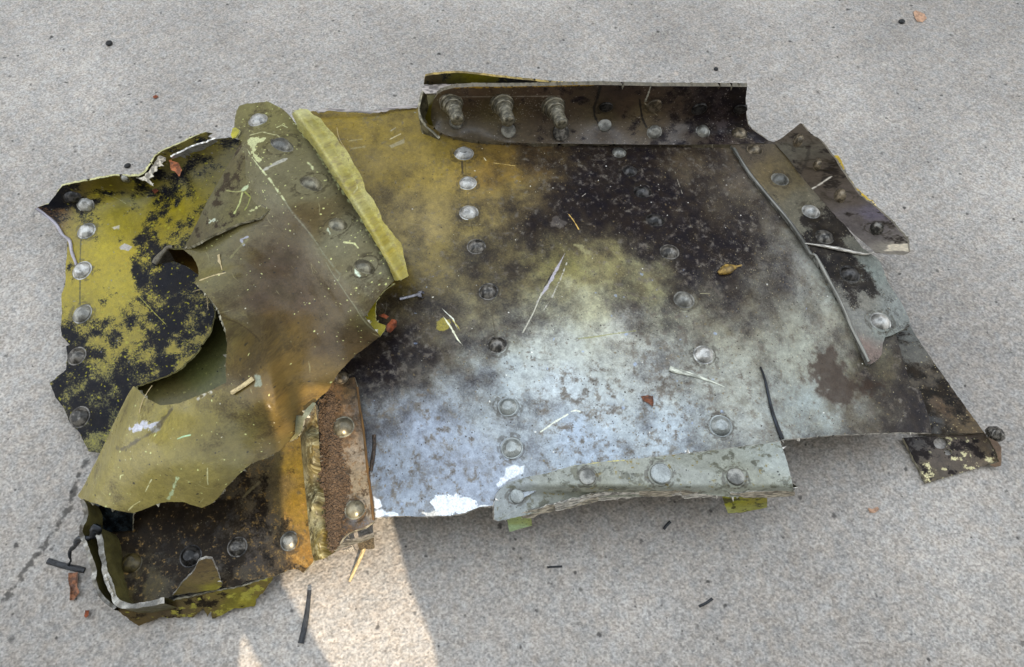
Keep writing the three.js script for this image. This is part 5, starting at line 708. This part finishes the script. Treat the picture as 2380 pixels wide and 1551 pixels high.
// ---------------------------------------------------------------- litter: every piece a thing of its own
const onGround = (u, v) => 0, onS = (S) => (u, v) => S.hf(u, v);
function stick(name, pts, r, mat, base, label, cat, flat = 0.6, lift = 0, parent) {
  const m = tube(name, parent, pts.map(([u, v], i) => [u, v, base(u, v) + (typeof r === 'function' ? r(i / (pts.length - 1)) : r) * flat * 0.9 + 0.05 + (Array.isArray(lift) ? lift[i] : lift)]), r, mat, flat, 0.12);
  return parent ? m : tag(m, label, cat);
}
function flake(name, out, mat, base, label, cat, curl = 1, t = 0.35, s = 1) {      // thin curved chip or leaf piece, solid
  const d = dense(out, 1.2, s * 7, 4), cx = out.reduce((a, p) => a + p[0], 0) / out.length, cy = out.reduce((a, p) => a + p[1], 0) / out.length, R = Math.max(...out.map((p) => Math.hypot(p[0] - cx, p[1] - cy)));
  const hp = (u, v, up) => P(u, v, base(cx, cy) + 0.15 + up + curl * (((u - cx) * Math.cos(s) + (v - cy) * Math.sin(s)) / R) ** 2 * 1.6 + 0.3 * curl * vn(u / 6, v / 6, s));
  const ring = 4, ps = [], uv = [], ix = [], n = d.length;
  for (const up of [t, 0]) { for (let k = 1; k <= ring; k++) for (let i = 0; i < n; i++) { const f = k / ring, u = cx + (d[i][0] - cx) * f, v = cy + (d[i][1] - cy) * f, p = hp(u, v, up); ps.push(p.x, p.y, p.z); uv.push(p.x * 40, p.z * 40); } const p = hp(cx, cy, up); ps.push(p.x, p.y, p.z); uv.push(p.x * 40, p.z * 40); }
  const B = n * ring + 1; for (const [o, f] of [[0, 0], [B, 1]]) for (let i = 0; i < n; i++) { const j = (i + 1) % n, tri = (a, b, c) => ix.push(...(f ? [a, b, c] : [a, c, b])); tri(o + B - 1, o + i, o + j); for (let k = 0; k < ring - 1; k++) { const a = o + k * n + i, b = o + k * n + j, c = a + n, e = b + n; tri(a, c, b); tri(b, c, e); } }
  for (let i = 0; i < n; i++) { const j = (i + 1) % n, a = (ring - 1) * n + i, b = (ring - 1) * n + j; ix.push(a, b, a + B, b, b + B, a + B); }
  let g = new THREE.BufferGeometry(); g.setAttribute('position', new THREE.Float32BufferAttribute(ps, 3)); g.setAttribute('uv', new THREE.Float32BufferAttribute(uv, 2)); g.setIndex(ix); g = g.toNonIndexed(); g.computeVertexNormals();
  return tag(put(new THREE.Mesh(g, mat), name), label, cat);
}
flake('leaf_fragment', zO(510, 748, 560, 740, 608, 745, 612, 800, 605, 832, 565, 800, 535, 785), M.leaf, onS(panel), 'triangular rust brown leaf scrap lying on the grey skin panel', 'leaf', 0.8, 0.3, 2);
stick('straw', zO(735, 532, 800, 552, 900, 580, 1000, 612, 1100, 650, 1160, 676), (f) => 1.4 * (1 - f) ** 1.3 + 0.25, M.strawPale, onS(panel), 'pale yellow tapering straw blade between two grey rivets', 'straw', 0.35);
{ const p = stick('seed_husk', zN(990, 850, 1020, 835, 1060, 818, 1100, 808, 1150, 795), (f) => 0.5 + 2.3 * Math.sin(Math.PI * Math.min(1, f * 1.1 + 0.12)) ** 1.2, M.pod, onS(panel), 'small ribbed yellow brown husk lying on the sooty skin', 'husk', 0.6); p.userData.category = 'husk'; }
stick('charred_needle', zF(960, 370, 962, 450, 950, 560, 935, 650), 0.9, M.twig, onS(panel), 'dark burnt needle beside the sealant bead on the panel', 'needle', 0.6);
stick('charred_needle', zp(110, 1304, 150, 1316, 196, 1326), 1.3, M.char, onGround, 'flat black charred sliver beside the twisted strip', 'needle', 0.4, 0.2);
stick('charred_needle', zp(719, 1372, 714, 1420, 706, 1465, 699, 1496), (f) => 0.9 + 0.5 * f, M.char, onGround, 'long black charred needle in the sunlit patch of concrete', 'needle', 0.5, [1.5, 0.8, 0.3, 0]);
stick('charred_needle', zp(1625, 1410, 1640, 1403, 1656, 1392), 0.6, M.char, onGround, 'short thin black needle alone on open concrete', 'needle', 0.6);
stick('charred_needle', zp(1543, 1230, 1550, 1221, 1558, 1213), 0.7, M.char, onGround, 'short black needle on concrete below the riveted doubler', 'needle', 0.6);
stick('charred_needle', zp(1272, 1319, 1286, 1318, 1307, 1317), 0.45, M.char, onGround, 'thin dark needle on shaded concrete beside the sunlit patch', 'needle', 0.6);
stick('straw', zp(849, 1266, 838, 1295, 824, 1325, 812, 1352), (f) => 1.1 - 0.5 * f, M.straw, onGround, 'pale straw stem leaning out from under the stringer', 'straw', 0.7, [4, 2.5, 1, 0]);
stick('straw', zD(440, 1012, 500, 975, 560, 935, 604, 900), 1.1, M.straw, onS(flap), 'short straw stem stuck on the folded olive flap', 'straw', 0.6, 0.3);
flake('wood_splinter', zB(325, 1300, 345, 1290, 355, 1350, 368, 1440, 350, 1380, 328, 1350), M.straw, onS(flap), 'thin tan wood splinter on the flap below the crack', 'splinter', 0.6, 0.4, 3);
flake('wood_chip', zA(1085, 505, 1130, 545, 1140, 570, 1190, 585, 1215, 640, 1195, 690, 1160, 650, 1130, 640, 1125, 590, 1105, 550), M.woodOrange, (u, v) => left.hf(400, 390) + 3, 'orange brown wood chip caught on the yellow panel edge', 'wood chip', 1.4, 0.8, 4);
flake('wood_chip', zA(975, 795, 1010, 785, 1035, 800, 1005, 825), M.rust, onS(left), 'tiny dark red wood chip on the yellow panel', 'wood chip', 0.5, 0.6, 5);
flake('bark_chip', zE(335, 955, 405, 948, 408, 1010, 402, 1060, 420, 1105, 375, 1165, 345, 1168, 350, 1090, 335, 1020), M.bark, onGround, 'curled reddish bark strip on the concrete', 'bark', 2.2, 1.1, 6);
flake('leaf_fragment', zD(1640, 490, 1680, 440, 1715, 450, 1718, 500, 1670, 545, 1645, 535), M.rust, (u, v) => panel.hf(u, v) + 5, 'crumpled rust coloured leaf scrap beside the torn yellow fold', 'leaf', 2.5, 0.5, 7);
flake('leaf_fragment', zD(1575, 410, 1620, 395, 1660, 420, 1640, 440, 1600, 425), M.rust, (u, v) => panel.hf(u, v) + 6, 'narrow rust scrap peeping from the torn notch of the flap', 'leaf', 1.5, 0.5, 8);
flake('leaf_fragment', zp(2123, 28, 2128, 24, 2150, 32, 2155, 42, 2145, 52, 2132, 50, 2126, 40), M.leafPale, onGround, 'pale tan leaf scrap on open concrete', 'leaf', 0.5, 0.3, 9);
flake('leaf_fragment', zp(2018, 1180, 2026, 1186, 2040, 1178, 2044, 1184, 2034, 1192, 2022, 1192), M.leafPale, onGround, 'small orange crescent scrap on concrete below the holed tab', 'leaf', 0.4, 0.3, 10);
flake('bark_chip', zE(465, 1245, 500, 1242, 490, 1290, 470, 1305, 455, 1290), M.rust, onGround, 'small dark brown bark crumb near the bark strip', 'bark', 0.8, 1.2, 11);
flake('wood_chip', zp(355, 223, 362, 220, 368, 224, 362, 229, 356, 228), M.rust, onGround, 'tiny rust red chip on concrete above the yellow panel', 'wood chip', 0.3, 0.5, 12);
tag(stick('metal_clip', zL(172, 1200, 230, 1187, 290, 1172, 330, 1168), (f) => 0.8 + (f > 0.75 ? 1.1 : 0), M.silver, onS(panel), '', '', 0.7), 'small silver metal pin lying beside the torn flap', 'pin');
for (const [u, v, r, l] of [[254, 103, 8, 'black grit lump on concrete among dark stains'], [2095, 52, 7, 'black crumb beside the pale tan leaf scrap'], [1664, 162, 5, 'small black crumb on concrete behind the angle bracket'], [297, 387, 7, 'black soot crumb on concrete beside the yellow panel edge']]) {
  const g = new THREE.IcosahedronGeometry(1, 2), p = g.attributes.position, c = P(u, v, 0), k = r * pxSize(c);
  for (let i = 0; i < p.count; i++) { const f = 0.7 + 0.6 * fbm(p.getX(i) * 1.6 + u, p.getZ(i) * 1.6 + p.getY(i), 3, 3); p.setXYZ(i, p.getX(i) * f, p.getY(i) * f * 0.6, p.getZ(i) * f); }
  g.computeVertexNormals(); const m = put(new THREE.Mesh(g, M.grit), 'grit_lump'); m.position.set(c.x, k * 0.4, c.z); m.scale.setScalar(k); tag(m, l, 'grit');
}
for (const [pts, base, l, lift] of [[zC(985, 955, 940, 1020, 905, 1090, 885, 1170), onS(flap), 'fine pale hair across the notch of the olive flap', 0.4], [zB(1255, 310, 1265, 370, 1290, 430, 1330, 490), onS(panel), 'fine curved hair beside the rolled yellow lip', 12], [zC(1300, 228, 1370, 210, 1405, 250, 1415, 330, 1420, 370), onS(left), 'thin pale curled fibre on the round cut edge', 1]]) stick('fibre', pts, 0.16, M.straw, base, l, 'fibre', 1, lift);

// ---------------------------------------------------------------- added unseen screen that shades the piece, its openings shaped to the sun patches
{
  const zb = 0.46, toScreen = (u, v, h) => { const p = P(u, v, h), k = (zb - p.z) / sunDir.z; return new THREE.Vector2(p.x + sunDir.x * k, p.y + sunDir.y * k); };
  const shape = new THREE.Shape([new THREE.Vector2(-0.95, 0.0), new THREE.Vector2(1.2, 0.0), new THREE.Vector2(1.2, 1.7), new THREE.Vector2(-0.95, 1.7)]);
  const add = (pts) => { const p = new THREE.Path(); p.setFromPoints(pts.map((q) => toScreen(...q))); shape.holes.push(p); };
  add([[619, 800, 50], [622, 850, 50], [634, 930, 49], [646, 1036, 46], [653, 1140, 12], [660, 1215, 12], [668, 1284, 12], [655, 1355, 0], [772, 1551, 0], [830, 1650, 0], [1062, 1650, 0], [1030, 1551, 0], [1006, 1443, 0], [957, 1326, 0], [928, 1223, 0], [880, 1110, 24], [850, 1000, 24], [790, 880, 40], [735, 862, 43], [698, 850, 45], [699, 960, 43], [691, 1000, 43], [682, 960, 44], [672, 842, 47], [650, 822, 49]]);
  add([[568, 1420, 0], [554, 1551, 0], [550, 1650, 0], [700, 1650, 0], [640, 1551, 0]]);
  const g = new THREE.ExtrudeGeometry(shape, { depth: 0.008, bevelEnabled: false });
  const m = put(new THREE.Mesh(g, M.board), 'added_shade_screen'); m.position.z = zb; tag(m, 'added unseen white board that shades the wreckage, openings cut to shape the sun patches', 'screen');
}
// added unseen wall beyond the frame, darkening what the top of the metal mirrors
{
  const g = new THREE.BoxGeometry(4.4, 1.1, 0.12), m = put(new THREE.Mesh(g, M.addedWall), 'added_far_wall'); m.position.set(0, 0.55, -1.2);
  tag(m, 'plain grey wall added out of view for the metal to mirror', 'wall');
}
renderer.render(scene, camera);
